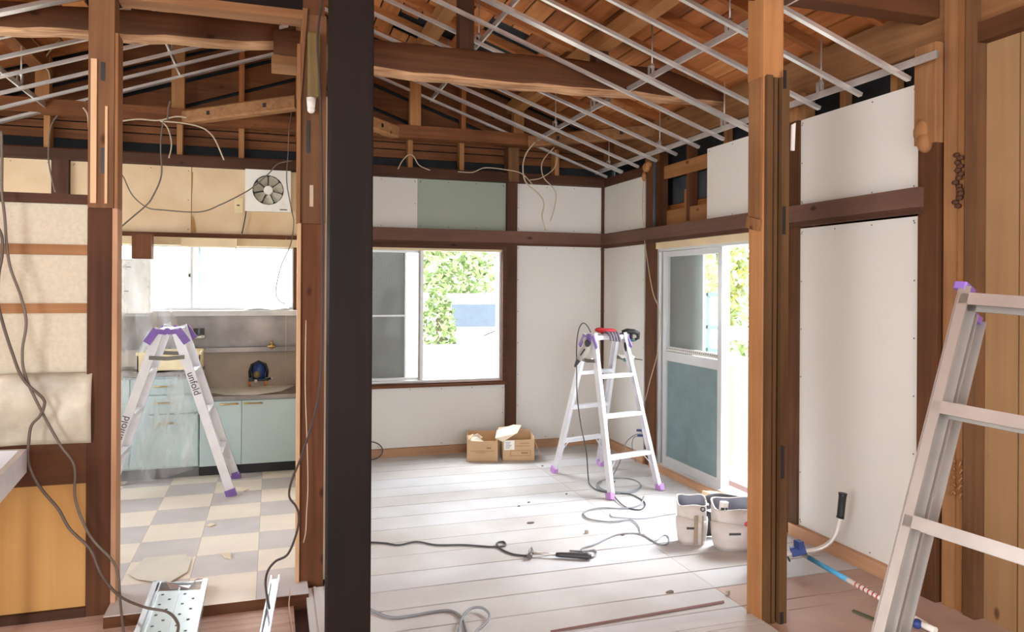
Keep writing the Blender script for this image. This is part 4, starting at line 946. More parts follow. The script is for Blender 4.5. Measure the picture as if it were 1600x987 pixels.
# ================================================================== CARDBOARD BOXES
CB = plain('cardboard', (202, 168, 130), .85, var=.04, scale=4); CBD = plain('cardboard_inside', (176, 142, 108), .85, var=.04); PAP = plain('torn_paper_edge', (238, 222, 198), .8)
def carton(px, x_off, label, hgt, prints, lab=False, flaps=()):
    p0, p1 = onz(*px[0]), onz(*px[1]); xd = (p1-p0); wdt = xd.length; xd.normalize(); yd = Vector((-xd.y, xd.x, 0)); dep = .22
    e = thing('cardboard_box', (p0+p1)/2+yd*dep/2, label, 'cardboard box')
    def P(u, v, z): return p0+xd*u+yd*v+Vector((0, 0, z))
    mb = MB(); t = .004
    def wall(a, b, z0, z1, nrm):
        n_ = nrm*t; mb.prism([a+Vector((0, 0, z0)), b+Vector((0, 0, z0)), b+Vector((0, 0, z1)), a+Vector((0, 0, z1))], n_, 0)
    wall(P(0, 0, 0), P(wdt, 0, 0), 0, hgt*.8, yd); wall(P(0, dep, 0), P(wdt, dep, 0), 0, hgt, yd); wall(P(0, 0, 0), P(0, dep, 0), 0, hgt*.95, xd); wall(P(wdt, 0, 0), P(wdt, dep, 0), 0, hgt*.9, xd)
    mb.prism([P(0, 0, .002), P(wdt, 0, .002), P(wdt, dep, .002), P(0, dep, .002)], (0, 0, .004))
    mb.build('box_body', CB, e)
    for fl_ in flaps:
        a, b, c_, d_ = [P(*q) for q in fl_]; MB().prism([a, b, c_, d_], ((b-a).cross(d_-a)).normalized()*.004).build('box_flap', PAP if False else CB, e)
    pm = MB()
    for (u0, v0, u1, v1) in prints: pm.prism([P(u0*wdt, -.0008, v0*hgt), P(u1*wdt, -.0008, v0*hgt), P(u1*wdt, -.0008, v1*hgt), P(u0*wdt, -.0008, v1*hgt)], yd*.0006)
    pm.build('box_print', plain('brown_print', (164, 124, 92), .8), e)
    if lab:
        lm = MB(); lm.prism([P(.05*wdt, -.0012, .42*hgt), P(.38*wdt, -.0012, .42*hgt), P(.38*wdt, -.0012, .78*hgt), P(.05*wdt, -.0012, .78*hgt)], yd*.001)
        for k in range(5): lm.prism([P(.09*wdt, -.0018, (.48+.055*k)*hgt), P((.2+.03*(k % 3+1))*wdt, -.0018, (.48+.055*k)*hgt), P((.2+.03*(k % 3+1))*wdt, -.0018, (.50+.055*k)*hgt), P(.09*wdt, -.0018, (.50+.055*k)*hgt)], yd*.0005, 1)
        lm.build('shipping_label', [WHITE, plain('blue_print', (110, 120, 150), .7)], e)
    return e, P, wdt, dep
pr_ = [(.12, .40, .9, .42), (.3, .34, .6, .36), (.65, .5, .8, .56)]
e, P, wdt, dep = carton(((729, 721), (777, 721)), 0, 'torn open cardboard box on the left with shredded paper rim', .21, pr_, flaps=[((0, 0, .165), (0, .12, .19), (.05, .11, .205), (.03, .0, .19))])
MB().prism([P(.01, -.002, .12), P(.04, -.002, .17), P(.14, -.002, .165), P(.10, .02, .2), P(.06, .03, .195), P(.0, .02, .18)], (0, .004, 0)).prism([P(.03, .03, .17), P(.13, .05, .185), P(.09, .06, .215), P(.03, .05, .2)], (0, .004, .002)).build('torn_paper', PAP, e, 'shredded cream paper edge')
pr_ = [(.25, .18, .9, .2), (.25, .38, .9, .4), (.42, .55, .9, .57), (.6, .26, .82, .33), (.55, .65, .85, .68), (.25, .18, .27, .4), (.88, .18, .9, .4)]
e, P, wdt, dep = carton(((785, 720), (834, 719)), 0, 'open cardboard box on the right with white shipping label', .215, pr_, lab=True,
    flaps=[((wdt+.015, 0, .17), (wdt+.015, .2, .19), (wdt+.08, .2, .03), (wdt+.075, .02, .02)), ((-.02, .02, .17), (-.03, .16, .19), (-.05, .14, .02), (-.03, .03, .02)), ((-.055, .03, .19), (.11, .0, .22), (.16, .1, .275), (-.02, .12, .25))])
MB().prism([P(-.06, -.01, .19), P(.0, -.015, .16), P(.12, -.01, .23), P(.16, .05, .28), P(.1, .06, .285), P(-.04, .06, .24)], (0, .004, .001)).build('torn_flap', PAP, e, 'pale torn flap')

# ================================================================== TOOL BAGS
CAN = plain('off_white_canvas', (214, 206, 200), .85, var=.04, scale=14, bump=.2); CAN2 = plain('canvas_inside', (150, 152, 164), .85); TRM = plain('canvas_trim', (170, 152, 132), .8)
def bag(cpx, width, depth, height, rot, label, extra):
    c = onz(*cpx); e = thing('tool_pouch', c, label, 'tool bag')
    cr, sr = math.cos(rot), math.sin(rot)
    def P(u, v, z): return c+Vector((u*cr-v*sr, u*sr+v*cr+depth/2, z))
    n = 28
    def ring(z, sc_, top=False):
        out = []
        for i in range(n):
            t = 2*math.pi*i/n; cc, ss = math.cos(t), math.sin(t); p_ = 3.2
            k = (abs(cc)**p_+abs(ss)**p_)**(-1/p_)
            out.append(P(width/2*sc_*cc*k, depth/2*sc_*ss*k, z+(.018*ss+.008*math.sin(3*t) if top else 0)))
        return out
    mb = MB(); rs = [ring(0.0, .86), ring(.02, .93), ring(height*.5, 1.0), ring(height*.8, 1.04), ring(height, 1.02, True), ring(height, .97, True), ring(height*.5, .94), ring(.015, .86)]
    vs = [q for r__ in rs for q in r__]
    mb._add(vs, [(i*n+a, i*n+(a+1) % n, (i+1)*n+(a+1) % n, (i+1)*n+a) for i in range(5) for a in range(n)], 0, True)
    mb._add(vs, [(i*n+a, i*n+(a+1) % n, (i+1)*n+(a+1) % n, (i+1)*n+a) for i in range(5, 7) for a in range(n)], 1, True)
    mb._add(vs, [tuple(range(n))[::-1], tuple(7*n+a for a in range(n))], 1)
    mb.build('bag_body', [CAN, CAN2], e)
    # outer pocket
    mb = MB(); rs = []
    for z, s2 in ((.004, .90), (.03, .99), (height*.35, 1.08), (height*.62, 1.12)):
        rs.append([P(width/2*s2*math.cos(t)*(abs(math.cos(t))**3.2+abs(math.sin(t))**3.2)**(-1/3.2), depth/2*s2*math.sin(t)*(abs(math.cos(t))**3.2+abs(math.sin(t))**3.2)**(-1/3.2), z+(.012*math.sin(t*2) if z > height*.5 else 0)) for t in [math.pi+math.pi*j/14 for j in range(15)]])
    vs = [q for r__ in rs for q in r__]; mb._add(vs, [(i*15+a, i*15+a+1, (i+1)*15+a+1, (i+1)*15+a) for i in range(3) for a in range(14)], 0, True)
    mb.build('outer_pocket', CAN, e, solid=.004)
    mb = MB(); mb.tube([P(width/2*1.04*math.cos(t)*(abs(math.cos(t))**3.2+abs(math.sin(t))**3.2)**(-1/3.2), depth/2*1.04*math.sin(t)*(abs(math.cos(t))**3.2+abs(math.sin(t))**3.2)**(-1/3.2), height+.018*math.sin(t)+.008*math.sin(3*t)) for t in [2*math.pi*j/28 for j in range(29)]], .0035, 6)
    mb.build('rim_tape', CAN, e)
    lb = P(-.25*width, -depth/2*1.13, height*.42)
    MB().bar(lb, P(.02*width, -depth/2*1.13, height*.42), .003, .012).build('name_tag', DGREY, e)
    for nm, fn, mt in extra: fn(P).build(nm, mt, e)
    return e, P
bag((1089, 852), .155, .12, .235, R(-20), 'narrow white canvas tool pouch on the left with a vertical leather strap', [
    ('strap', lambda P: MB().bar(P(.01, -.07, .01), P(.014, -.072, .17), .004, .022, up=(1, 0, 0)).bar(P(.045, -.07, .01), P(.05, -.072, .17), .004, .008, up=(1, 0, 0)), TRM),
    ('snap_ring', lambda P: MB().tube([P(.05+.012*math.cos(t), -.066, .205+.012*math.sin(t)) for t in [k*.7 for k in range(10)]], .003, 6), BLACK)])
bag((1160, 862), .24, .15, .24, R(-14), 'wide white canvas tool pouch with a small tool and red tag inside', [
    ('pocket_tool', lambda P: MB().bar(P(-.085, -.03, .12), P(-.07, -.035, .262), .03, .045, up=(1, 0, 0), b=.006), WHITE),
    ('red_tag', lambda P: MB().ball(P(.04, -.085, .155), .018, .008, .014), plain('red_rubber', (226, 78, 92), .6)),
    ('dark_clip', lambda P: MB().bar(P(-.088, -.052, .21), P(-.084, -.052, .235), .004, .02, up=(1, 0, 0)).bar(P(-.068, -.056, .21), P(-.064, -.056, .235), .004, .012, up=(1, 0, 0)).tube([P(-.105, -.02, .22), P(-.112, -.02, .20), P(-.105, -.03, .18)], .006), DGREY)])
e = thing('tool_belt', onz(1140, 812), 'black padded tool belt arching behind the two canvas pouches', 'belt')
def beltp(t):
    return None
bp = [pf(1116, 838, 4.26), pf(1108, 818, 4.27), pf(1101, 798, 4.28), pf(1106, 785, 4.3), pf(1122, 781, 4.32), pf(1150, 785, 4.3), pf(1176, 790, 4.25), pf(1196, 800, 4.2), pf(1205, 820, 4.15)]
mb = MB(); sp_ = smooth(bp, 6)
for i in range(len(sp_)-1): pass
vs = []
for i, p in enumerate(sp_):
    d = (sp_[min(i+1, len(sp_)-1)]-sp_[max(i-1, 0)]).normalized(); s2 = d.cross(Vector((0, 0, 1))); s2 = s2.normalized() if s2.length > .01 else Vector((1, 0, 0)); u2 = s2.cross(d).normalized()
    vs += [p+u2*.04+s2*.005, p-u2*.04+s2*.005, p-u2*.04-s2*.005, p+u2*.04-s2*.005]
for v_ in vs: v_.z = max(v_.z, .004)
mb._add(vs, [(i*4+a, i*4+(a+1) % 4, (i+1)*4+(a+1) % 4, (i+1)*4+a) for i in range(len(sp_)-1) for a in range(4)]+[(0, 1, 2, 3), tuple(len(vs)-4+k for k in (3, 2, 1, 0))], 0, True)
mb.build('belt_band', DGREY, e)
c = onz(1181, 820, .2); mb = MB()
for k in range(9): mb.ball(c+Vector((random.uniform(-.03, .03), random.uniform(-.02, .02), random.uniform(0, .07))), .024, n=8)
mb.build('belt_pouch', plain('dark_olive_fabric', (58, 58, 50), .9), e)
MB().ball(bp[3]+Vector((-.02, -.03, -.0)), .008).build('rivet', GALV, e)

# ================================================================== BRUSH CUTTER
e = thing('brush_cutter', onz(1250, 878), 'brush cutter with curved black-gripped handle lying behind the notched post', 'garden tool')
TUBE = plain('white_painted_tube', (220, 214, 206), .4, .2)
CP = pf(1248, 863, 3.72)           # clamp
def near(x_, y_, X): return onx(x_, y_, X)
hp = [pf(1222, 867, 3.74), pf(1250, 862, 3.72), pf(1276, 858, 3.72), pf(1293, 850, 3.72), pf(1304, 837, 3.72), pf(1310, 820, 3.72), pf(1313, 806, 3.72)]
MB().tube(smooth(hp, 6), .011, 10).build('handlebar', TUBE, e)
MB().tube([pf(1312.5, 809, 3.72), pf(1313.5, 804, 3.72), pf(1316.5, 775, 3.72), pf(1317, 770, 3.72)], [.020, .0185, .019, .022], 12).build('grip', BLACK, e)
sp0, sp1 = pf(1236, 855, 3.8), onz(1392, 944, .03); q1 = sp0.lerp(sp1, .2); q2 = sp0.lerp(sp1, .6)
MB().tube([sp0, sp1+(sp1-sp0)*.3], .0115, 10).build('shaft', TUBE, e)
MB().tube([q1, q2], .0125, 10).build('grip_wrap', plain('cyan_blue_sleeve', (80, 168, 214), .4), e, 'blue sleeve')
rb = MB()
for k in range(7):
    t = .68+.04*k; rb.tube([sp0.lerp(sp1, t), sp0.lerp(sp1, t+.012)], .0122, 10)
rb.build('red_band', plain('red_print', (190, 60, 60), .5), e)
MB().bar(CP+Vector((-.03, .02, .0)), CP+Vector((.03, -.01, .02)), .04, .045, b=.006).bar(CP+Vector((0, 0, .02)), CP+Vector((.0, .0, .06)), .04, .03, up=(1, 0, 0)).build('clamp', plain('navy_blue_plastic', (64, 84, 150), .5), e)
c = onz(1222, 905, .0)
MB().box(c.x-.02, c.x+.09, c.y+.1, c.y+.2, .01, .10).ball((c.x+.04, c.y+.13, .09), .045).prism([(c.x+.0, c.y+.15, .1), (c.x+.11, c.y+.16, .06), (c.x+.02, c.y+.16, .24)], (0, .01, 0)).build('guard', BLACK, e)
MB().tube(smooth([(c.x+.08, c.y+.13, .10), (c.x+.11, c.y+.11, .075), (c.x+.125, c.y+.1, .04)], 4), .005, 6).build('hook', DGREY, e)
MB().prism([onz(1331, 955, .004), onz(1334, 953, .004), onz(1367, 966, .004), onz(1366, 970, .004)], (0, 0, .004)).build('metal_strip', plain('dark_green_strip', (84, 90, 60), .6), label='short dark green strip lying on the pinkish floor by the right ladder', cat='scrap')
# parts on the floor behind the near ladder
e = thing('hose_fitting', onz(1440, 978), 'small dark blue fitting on the floor behind the leaning ladder', 'fitting')
a = onz(1430, 970, .02); b = onz(1462, 985, .02)
MB().tube([a, b], .014, 10).build('fitting_tube', WHITE, e); MB().ball(onz(1433, 974, .02), .024, .02, .02).build('fitting_cap', plain('blue_cap', (44, 66, 130), .5), e)

# ================================================================== HAMMER
e = thing('hammer', onz(875, 868), 'claw hammer with dark grip lying on the white floor boards', 'hammer')
hp0, hp1 = onz(829, 864, .018), onz(924, 869, .018)
MB().tube([hp0, hp0.lerp(hp1, .45)], .008, 10).build('shaft', GALV, e)
MB().tube([hp0.lerp(hp1, .42), hp0.lerp(hp1, .5), hp0.lerp(hp1, .8), hp0.lerp(hp1, .93), hp1], [.011, .014, .015, .018, .013], 12).build('grip', DGREY, e)
hd = Vector((hp1.y-hp0.y, -(hp1.x-hp0.x), 0)).normalized()
MB().tube([hp0-hd*.055+Vector((0, 0, .012)), hp0-hd*.03+Vector((0, 0, .006)), hp0+hd*.0, hp0+hd*.03, hp0+hd*.035, hp0+hd*.05], [.004, .012, .014, .010, .015, .015], 10).build('head', plain('dark_steel', (120, 114, 110), .35, .8), e)

# ================================================================== SCAFFOLD PLANK and ALUMINIUM SECTION
e = thing('scaffold_plank', (-.40, 3.2, .02), 'galvanised steel scaffold plank with rows of holes on the floor at the lower left', 'scaffold plank')
p0, p1 = onz(240, 906, .085), onz(325, 903, .085); fdir = (onz(207, 987, .085)-p0).normalized(); xdir = (p1-p0).normalized(); wdt = (p1-p0).length
Ln = 1.5; tilt = -.045/Ln
def PP(u, v, z): return p0+xdir*u+fdir*v+Vector((0, 0, z+tilt*v))
ra = MB()
for u0 in (0, wdt-.022):
    ra.prism([PP(u0, 0, 0), PP(u0+.022, 0, 0), PP(u0+.022, Ln, 0), PP(u0, Ln, 0)][::-1], (0, 0, -.036))
ra.prism([PP(.03, 0.01, -.004), PP(.036, .01, -.004), PP(.036, Ln, -.004), PP(.03, Ln, -.004)][::-1], (0, 0, -.02))
ra.build('side_rail', GALVD, e)
dk = MB()
dk.prism([PP(.022, .07, -.022), PP(wdt-.022, .07, -.022), PP(wdt-.022, Ln, -.022), PP(.022, Ln, -.022)][::-1], (0, 0, -.002)); dk.prism([PP(wdt/2-.004, .05, -.016), PP(wdt/2+.004, .05, -.016), PP(wdt/2+.004, Ln, -.016), PP(wdt/2-.004, Ln, -.016)][::-1], (0, 0, -.006))
for j in range(15):
    for k, u in enumerate((.055, .09, .15, .19)):
        c = PP(u*wdt/.24, .11+.1*j+(.05 if k % 2 else 0), -.0215)
        if .11+.1*j+.06 < Ln: dk.cyl(c, c+Vector((0, 0, .0008)), .0065, n=10, m=1)
dk.build('perforated_deck', [plain('galvanised_deck', (206, 216, 216), .3, .7, var=.04), BLACK], e)
hp_ = MB(); hp_.prism([PP(.0, 0, 0), PP(.05, 0, 0), PP(.075, .02, -.02), PP(wdt-.075, .02, -.02), PP(wdt-.05, 0, 0), PP(wdt, 0, 0), PP(wdt, .018, -.0), PP(wdt-.055, .018, -.002), PP(wdt-.08, .05, -.022), PP(.08, .05, -.022), PP(.055, .018, -.002), PP(0, .018, 0)][::-1], (0, 0, -.004))
hp_.prism([PP(.022, .0, -.012), PP(wdt-.022, .0, -.012), PP(wdt-.022, .005, -.012), PP(.022, .005, -.012)], (0, 0, -.026))
hp_.build('end_plate', GALVD, e)
a, b = onz(430, 905, .075), onz(413, 1000, .045)
b = a+(b-a)*1.6
chan(a, b, .04, .022, 'steel_section', GALVD, 'bright aluminium section lying on the floor beside the kitchen threshold', 'metal section', None)
bpy.data.objects['steel_section'].location.z += 0.0

# ================================================================== CABLES
YL = 3.52
cable('hanging_cable', [ony(x_, y_, YL) for x_, y_ in ((2, 205), (3, 250), (3, 300), (7, 336), (14, 409), (33, 464), (41, 504), (35, 548), (40, 588), (69, 650), (95, 696), (116, 728), (118, 781), (141, 837), (176, 876), (185, 900), (188, 940))]+[onz(193, 987, .02)], .0055, SLEEVE, 'long grey cable dangling down the left wall past the post, running to the floor')
cable('hanging_cable', [ony(x_, y_, YL-.015) for x_, y_ in ((-6, 350), (3, 370), (3, 400), (-2, 430), (-3, 470), (3, 500), (18, 548), (36, 592), (66, 621), (69, 634), (62, 650), (49, 665), (45, 690), (45, 724), (62, 760), (91, 795), (109, 826), (141, 858), (158, 897), (186, 930))]+[onz(225, 948, .12), onz(262, 956, .10), onz(278, 974, .098), onz(276, 992, .096)], .006, plain('brown_grey_sheath', (96, 84, 76), .6), 'thick brown-grey cable twisting across the vinyl sheet and ending on the steel plank')
KY = 6.02
def kc_(name, pl, r_, m, l, Y=KY): return cable(name, [ony(x_, y_, Y) for x_, y_ in pl], r_, m, l)
kc_('hanging_cable', ((258, 188), (254, 195), (251, 230), (252, 274), (238, 308), (227, 322), (207, 339), (180, 362)), .006, SLEEVE, 'grey cable looping down in front of the cream kitchen board to the left')
kc_('hanging_cable', ((178, 257), (183, 263), (193, 277), (207, 305), (230, 324), (255, 328), (312, 331), (346, 319), (380, 302), (397, 291), (420, 271), (434, 256), (456, 251)), .005, SLEEVE, 'grey cable sagging across the kitchen wall in front of the fan corner', 6.08)
kc_('hanging_cable', ((457, 168), (452, 200), (450, 240), (448, 283), (455, 325), (459, 348), (454, 382), (439, 416), (431, 455), (437, 470), (446, 474)), .0045, SLEEVE, 'thin cable dangling right of the fan over the kitchen window')
kc_('hanging_cable', ((384, 316), (384, 334), (378, 365)), .005, CDARK, 'short cord hanging from the outlet beside the fan', 6.22)
kc_('plumb_line', ((447, 372), (447, 480), (446, 600)), .0015, CWHITE, 'taut pale string hanging in front of the kitchen splash panel', 6.1)
kc_('roof_cable', ((184, 190), (215, 186), (248, 188), (275, 182), (300, 184), (325, 178)), .006, CWHITE, 'off-white cable bundle tied along the gable beam above the kitchen')
kc_('roof_cable', ((250, 188), (262, 200), (268, 225), (264, 247)), .005, CWHITE, 'off-white cable dropping from the bundle behind the looping cable')
kc_('roof_cable', ((250, 189), (285, 192), (312, 198), (326, 206), (337, 220), (350, 250)), .006, CWHITE, 'off-white cable curving right from the bundle to the wall plate')
kc_('roof_cable', ((262, 188), (263, 170), (266, 158)), .008, SLEEVE, 'knotted cable stub sticking up from the bundle')
kc_('roof_cable', ((130, 168), (137, 180), (139, 205)), .006, CWHITE, 'pale cable dropping left of the tall left post')
kc_('hanging_cable', ((90, 180), (79, 200), (76, 250), (86, 300)), .005, SLEEVE, 'thin dark cable hanging in front of the far left cream board')
kc_('roof_cable', ((93, 62), (84, 72), (72, 88), (68, 102), (76, 112), (79, 130)), .005, CWHITE, 'zigzag pale cable behind the left ceiling channels')
kc_('hanging_cable', ((836, 222), (822, 240), (817, 262), (822, 285), (842, 303), (850, 318), (847, 338), (852, 360)), .006, CWHITE, 'longer of two pale cables dangling in the upper back corner', 6.0)
kc_('hanging_cable', ((866, 230), (850, 248), (846, 262), (850, 278), (864, 293), (869, 305), (866, 325), (860, 345)), .005, CWHITE, 'shorter thin cable dangling in the upper back corner', 6.05)
kc_('roof_cable', ((868, 235), (870, 250), (864, 265), (845, 278), (828, 281)), .0045, CWHITE, 'thin cable sweeping from the corner channels to the plate', 6.12)
kc_('roof_cable', ((622, 264), (628, 252), (638, 242), (646, 244), (655, 258), (672, 266)), .005, CWHITE, 'arched pale cable on the wall plate above the white board', 6.16)
kc_('roof_cable', ((715, 268), (738, 269), (758, 262), (790, 265), (815, 271), (832, 288)), .005, CWHITE, 'pale cable crossing the post head above the green board', 6.14)
cable('hanging_cable', [ony(x_, y_, 3.45) for x_, y_ in ((505, -8), (496, 60), (500, 140), (503, 260), (504, 480), (500, 600), (488, 660), (470, 715), (456, 750), (452, 775), (462, 790), (467, 805), (464, 830), (450, 865), (430, 877), (418, 893), (415, 915))]+[onz(421, 950, .09)], .0055, CDARK, 'dark cord falling down the middle post and swinging out to the floor')
cable('thin_wire', [ony(x_, y_, 3.56) for x_, y_ in ((478, 500), (477, 600), (480, 700), (481, 760), (479, 800), (476, 840))]+[onz(462, 880, .052), onz(452, 935, .05), onz(453, 960, .004), onz(458, 990, .004)], .0025, CWHITE, 'thin pale wire running down the jamb of the middle post to the floor')
cable('floor_cable', [onz(x_, y_, .006) for x_, y_ in ((560, 846), (600, 848), (623, 851), (651, 846), (682, 851), (725, 851), (770, 854), (789, 852), (787, 846), (777, 848), (781, 856), (800, 865), (823, 868))], .005, DGREY, 'dark cable snaking from the pillar to the hammer head')
cable('floor_cable', [onz(x_, y_, .006) for x_, y_ in ((890, 860), (912, 861), (928, 859), (932, 864), (925, 870), (908, 858), (930, 850), (963, 835), (995, 833), (1013, 840), (1030, 850), (1043, 849), (1045, 839), (1036, 836), (1022, 845), (1005, 834))], .0045, CGREY, 'grey cord with a hook loop right of the hammer')
cable('floor_cable', [onz(x_, y_, .006) for x_, y_ in ((560, 940), (579, 952), (610, 964), (640, 962), (680, 955), (705, 954), (722, 966), (730, 990))], .006, CGREY, 'grey cable along the near floor boards ending in the bottom loop')
cable('floor_cable', [onz(x_, y_, .018) for x_, y_ in ((715, 992), (722, 965), (735, 951), (752, 949), (764, 958), (762, 970), (745, 985), (735, 1000))], .006, CGREY, 'looped grey cable end at the bottom of the picture')
lp = []
for t in [k*.5 for k in range(21)]: lp.append(onz(968+34*math.cos(t)*(1+.06*math.sin(t*.6)), 758+13*math.sin(t)*(1-.02*t), .006+.003*(t > 6)))
cable('coiled_cable', lp, .0045, CGREY, 'grey cable coiled under the living-room ladder', k=4)
cable('coiled_cable', [onz(x_, y_, .008) for x_, y_ in ((1006, 775), (1000, 788), (975, 794), (940, 793), (918, 797), (912, 803), (922, 811), (955, 815), (985, 812), (998, 822), (1000, 833))], .005, CGREY, 'wide loop of grey cable in front of the living-room ladder')
cable('floor_cable', [onz(x_, y_, .006) for x_, y_ in ((1056, 802), (1040, 804), (1005, 810), (975, 809), (957, 807), (953, 802))], .0035, CGREY, 'thin cord running toward the canvas pouches')
cable('plug_cable', [onx(1005, 679, 2.86), onx(996, 678, 2.84), onx(985, 684, 2.80), onx(977, 694, 2.78), onz(968, 722, .05), onz(958, 742, .02), onz(952, 752, .012), onz(960, 760, .012)], .0045, CGREY, 'grey cable from the blue plug curving down to the coil')
cable('plug_cable', [onx(1002, 680, 2.87), onx(990, 684, 2.85), onx(988, 700, 2.86), onx(994, 722, 2.86)], .0035, CGREY, 'thin second cable hanging from the blue plug')
MB().bar(onx(997, 672, 2.88), onx(1010, 672, 2.87), .03, .02, b=.003).bar(onx(999, 680, 2.875), onx(1009, 680, 2.865), .034, .022, b=.003).build('plug_adapter', BLU, label='blue plug adapter on the brown post low beside the garden door', cat='plug')
cable('door_wire', [onx(x_, y_, 2.86) for x_, y_ in ((1006, 268), (1004, 332), (1008, 381), (1019, 452), (1031, 490), (1028, 546), (1016, 594), (1009, 622), (1003, 647), (1006, 668))], .0035, CWHITE, 'thin wire running down the brown post and across the garden door stile')
lp = [ony(578+20*math.cos(t), 704+14*math.sin(t), 6.12) for t in [k*.5 for k in range(14)]]
cable('wire_coil', lp, .005, DGREY, 'dark ring of cable leaning against the baseboard right of the pillar', k=3)

# ================================================================== LITTER
for i, (x_, y_, s2, c_) in enumerate(((829, 817, .02, 'd'), (811, 791, .01, 'd'), (826, 785, .008, 'd'), (916, 833, .016, 'm'), (848, 728, .01, 'd'), (885, 772, .008, 'd'), (973, 836, .01, 'd'), (1137, 929, .014, 'm'), (1048, 925, .02, 'd'), (958, 753, .02, 'd'))):
    c = onz(x_, y_, .001); r_ = random.Random(i); pts = [c+Vector((s2*r_.uniform(.6, 1.3)*math.cos(t), s2*.7*r_.uniform(.5, 1.3)*math.sin(t), 0)) for t in [k*1.05 for k in range(6)]]
    where = ['left of the coiled cable near the room centre', 'left in mid floor, tiny, behind a bigger chip', 'mid floor, just behind the other tiny chip', 'above the hammer handle', 'near the left back foot of the ladder', 'left of the ladder front foot', 'beside the cord knot', 'left of the notched post foot', 'on the crack near the pouches', 'inside the coil under the ladder'][i]
    MB().prism(pts, (0, 0, .006 if c_ == 'd' else .02)).build('debris_chip', plain('chip_brown_%d' % i, (112, 92, 76) if c_ == 'd' else (170, 160, 150), .8), label='small dark chip of debris '+where, cat='debris')
for i, (pp, l) in enumerate((([(346, 866), (352, 872), (361, 873), (360, 864)], 'small white paper triangle on the kitchen tiles'), ([(322, 822), (330, 818), (337, 820), (328, 823)], 'curled cream scrap on a grey kitchen tile'), ([(374, 764), (382, 762), (388, 765), (380, 768)], 'wood shaving right of the kitchen ladder foot'))):
    MB().prism([onz(x_, y_, .052) for x_, y_ in pp], (0, 0, .006)).build('paper_scrap', PAP, label=l, cat='scrap')
MB().prism([onz(x_, y_, .004) for x_, y_ in ((860, 985), (1131, 938), (1132, 941), (861, 988))], (0, 0, .0015)).build('floor_strip', plain('dark_red_strip', (120, 74, 66), .7), label='thin dark red strip lying along a joint of the near floor boards', cat='strip')

# ================================================================== OUTSIDE
GRD = plain('pale_gravel', (214, 208, 196), .95, var=.05, scale=3)
S(MB().box(-14, 20, 6.6, 26, -.50, -.45).box(3.3, 20, -6, 6.6, -.50, -.45), 'floor', GRD)
CON = plain('pale_concrete', (226, 222, 214), .9, var=.04)  # even pale concrete colour for the low wall and balustrade
B(-1.0, 5.0, 8.0, 8.15, -.45, .78, 'garden_wall', CON, 'low pale concrete wall outside the front window', 'wall')
B(-9, 2.32, 12.0, 12.3, -.45, 4.2, 'white_backdrop', plain('backdrop_white', (240, 240, 238), .9, var=.01), 'plain white added backdrop making the kitchen window read as overexposed', 'wall')  # added white backdrop so the panes look like blown-out daylight
e = thing('white_van', (2.4, 10.4, -.45), 'white van parked beyond the low wall outside the front window', 'van')
VW = plain('white_car_paint', (238, 238, 238), .3, var=.01); VG = plain('dark_windscreen', (66, 76, 88), .1); TY = plain('tyre_rubber', (40, 40, 42), .8)
vx0, vx1, vy0, vy1 = 2.18, 3.78, 9.4, 11.9
prof = [(9.4, -.15), (9.4, .62), (9.75, .72), (10.1, 1.2), (10.3, 1.30), (11.7, 1.32), (11.9, 1.2), (11.9, -.15)]
vp_ = MB().prism([(vx0, y_, z_) for y_, z_ in prof], (vx1-vx0, 0, 0)); vp_.build('van_body', VW, e, bevel=.04)
MB().prism([(vx0+.12, 9.87, .875), (vx1-.12, 9.87, .875), (vx1-.2, 10.10, 1.18), (vx0+.2, 10.10, 1.18)], (0, -.012, .006)).build('windscreen', VG, e)
MB().tube([(2.75, 9.755, .76), (3.15, 9.86, .90)], .008).build('wiper', TY, e)
MB().prism([(2.66+.17*math.cos(t), 9.392, .62+.055*math.sin(t)) for t in [k*math.pi/10 for k in range(11)]], (0, .006, 0)).build('grille_arch', plain('grey_plastic_grille', (96, 96, 98), .6), e)
MB().box(vx0-.004, vx0, 10.25, 11.0, .72, 1.15).build('side_window', VG, e)
for y_ in (9.95, 11.4):
    for x_ in (vx0-.02, vx1-.16): MB().cyl((x_, y_, -.17), (x_+.18, y_, -.17), .28, n=24).build('wheel', TY, e)
MB().box(vx0+.1, vx0+.35, 9.385, 9.4, .35, .5).box(vx1-.35, vx1-.1, 9.385, 9.4, .35, .5).build('headlight', WFRAME, e)
LEAF = [plain('leaf_green', (140, 164, 104), .7, var=.2), plain('leaf_light', (206, 216, 168), .7, var=.2), plain('leaf_yellow', (204, 196, 112), .7, var=.2)]
BARK = plain('grey_bark', (120, 108, 92), .9)
def tree(x_, y_, z0, rx, ry, rz, zc_, n, label, mi, seed, size=.09):
    r_ = random.Random(seed); e = thing('leafy_tree', (x_, y_, z0), label, 'tree')
    MB().tube([(x_, y_, z0), (x_+.05, y_, zc_*.5+z0*.5), (x_, y_, zc_+rz*.5)], [.11, .08, .03], 8).build('trunk', BARK, e)
    mb = MB()
    for i in range(n):
        while True:
            a, b, c_ = (r_.uniform(-1, 1) for _ in range(3))
            if a*a+b*b+c_*c_ < 1: break
        k = (a*a+b*b+c_*c_)**.5; k = (k**.5)/max(k, .01) if k > .05 else 1
        p = Vector((x_+a*k*rx, y_+b*k*ry, max(zc_+c_*k*rz, z0+.05)))
        u_ = Vector((r_.uniform(-1, 1), r_.uniform(-1, 1), r_.uniform(-1, 1))).normalized(); v_ = u_.cross(Vector((r_.uniform(-1, 1), r_.uniform(-1, 1), r_.uniform(-1, 1)))).normalized(); s3 = size*r_.uniform(.6, 1.4)
        mb._add([p-u_*s3, p+v_*s3*.45, p+u_*s3, p-v_*s3*.45], [(0, 1, 2, 3)], r_.choice(mi))
    mb.build('foliage', LEAF, e)
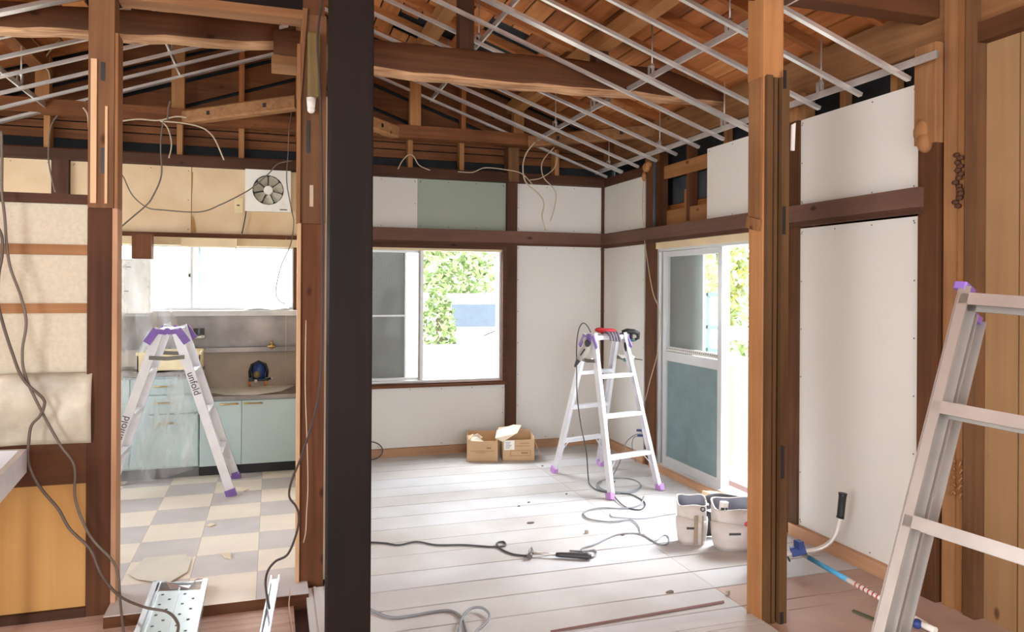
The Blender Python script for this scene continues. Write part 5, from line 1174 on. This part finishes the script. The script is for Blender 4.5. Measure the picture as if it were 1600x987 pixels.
tree(2.0, 14.0, -.45, 2.0, 1.2, 1.6, 1.9, 7000, 'bright green tree behind the van, left one seen through the front window', [0, 1, 1], 1, .075)
tree(4.6, 14.4, -.45, 2.2, 1.2, 1.9, 2.2, 8000, 'bright green tree behind the van, right one seen through the front window', [0, 1, 1], 2, .075)
tree(1.93, 8.9, -.45, .22, .2, .55, .85, 900, 'small leafy shrub just behind the low wall left of the van', [0, 0, 1], 3, .045)
tree(8.6, 10.2, -.45, 1.7, 1.5, 2.2, 1.6, 6500, 'feathery green bamboo clump outside the garden door', [0, 1, 1], 4, .075)
tree(9.6, 8.4, -.45, 1.6, 1.4, 2.0, 1.6, 6000, 'light green bush cluster right behind the white balustrade', [0, 1, 1], 5, .075)
tree(6.6, 11.2, -.45, 1.2, 1.0, 1.7, 1.9, 4000, 'yellow-green tree seen through the clear door pane', [1, 2, 2], 6, .08)
e = thing('balustrade', (6.2, 8.2, -.45), 'white garden balustrade with solid lower wall outside the garden door', 'fence')
B(5.2, 5.35, 4.0, 9.4, -.45, .62, 'solid_wall', CON, parent=e)
B(5.2, 5.35, 4.0, 9.4, .82, .96, 'top_rail', CON, parent=e)
for i in range(8): B(5.22, 5.33, 4.3+.72*i, 4.40+.72*i, .62, .82, 'baluster', CON, parent=e)
e = thing('garden_shed_frame', (5.0, 7.9, -.45), 'teal framed glazed structure glimpsed through the clear door pane', 'garden frame')
TL = plain('teal_paint', (84, 128, 122), .5)
c = onx(1090, 540, 4.6)
g = MB()
for (ya_) in (c.y, c.y-.22, c.y-.5):
    g.box(4.58, 4.62, ya_-.02, ya_+.02, -.45, 1.38)
for z_ in (1.36, 1.0, .75): g.box(4.58, 4.62, c.y-.52, c.y+.02, z_-.02, z_+.02)
g.build('shed_frame', TL, e)
B(4.56, 4.66, c.y-.6, c.y+.05, -.45, .62, 'shed_base', plain('terracotta_base', (176, 130, 110), .8), parent=e)
B(4.59, 4.60, c.y-.5, c.y, .62, 1.34, 'shed_pane', GLASS, parent=e)
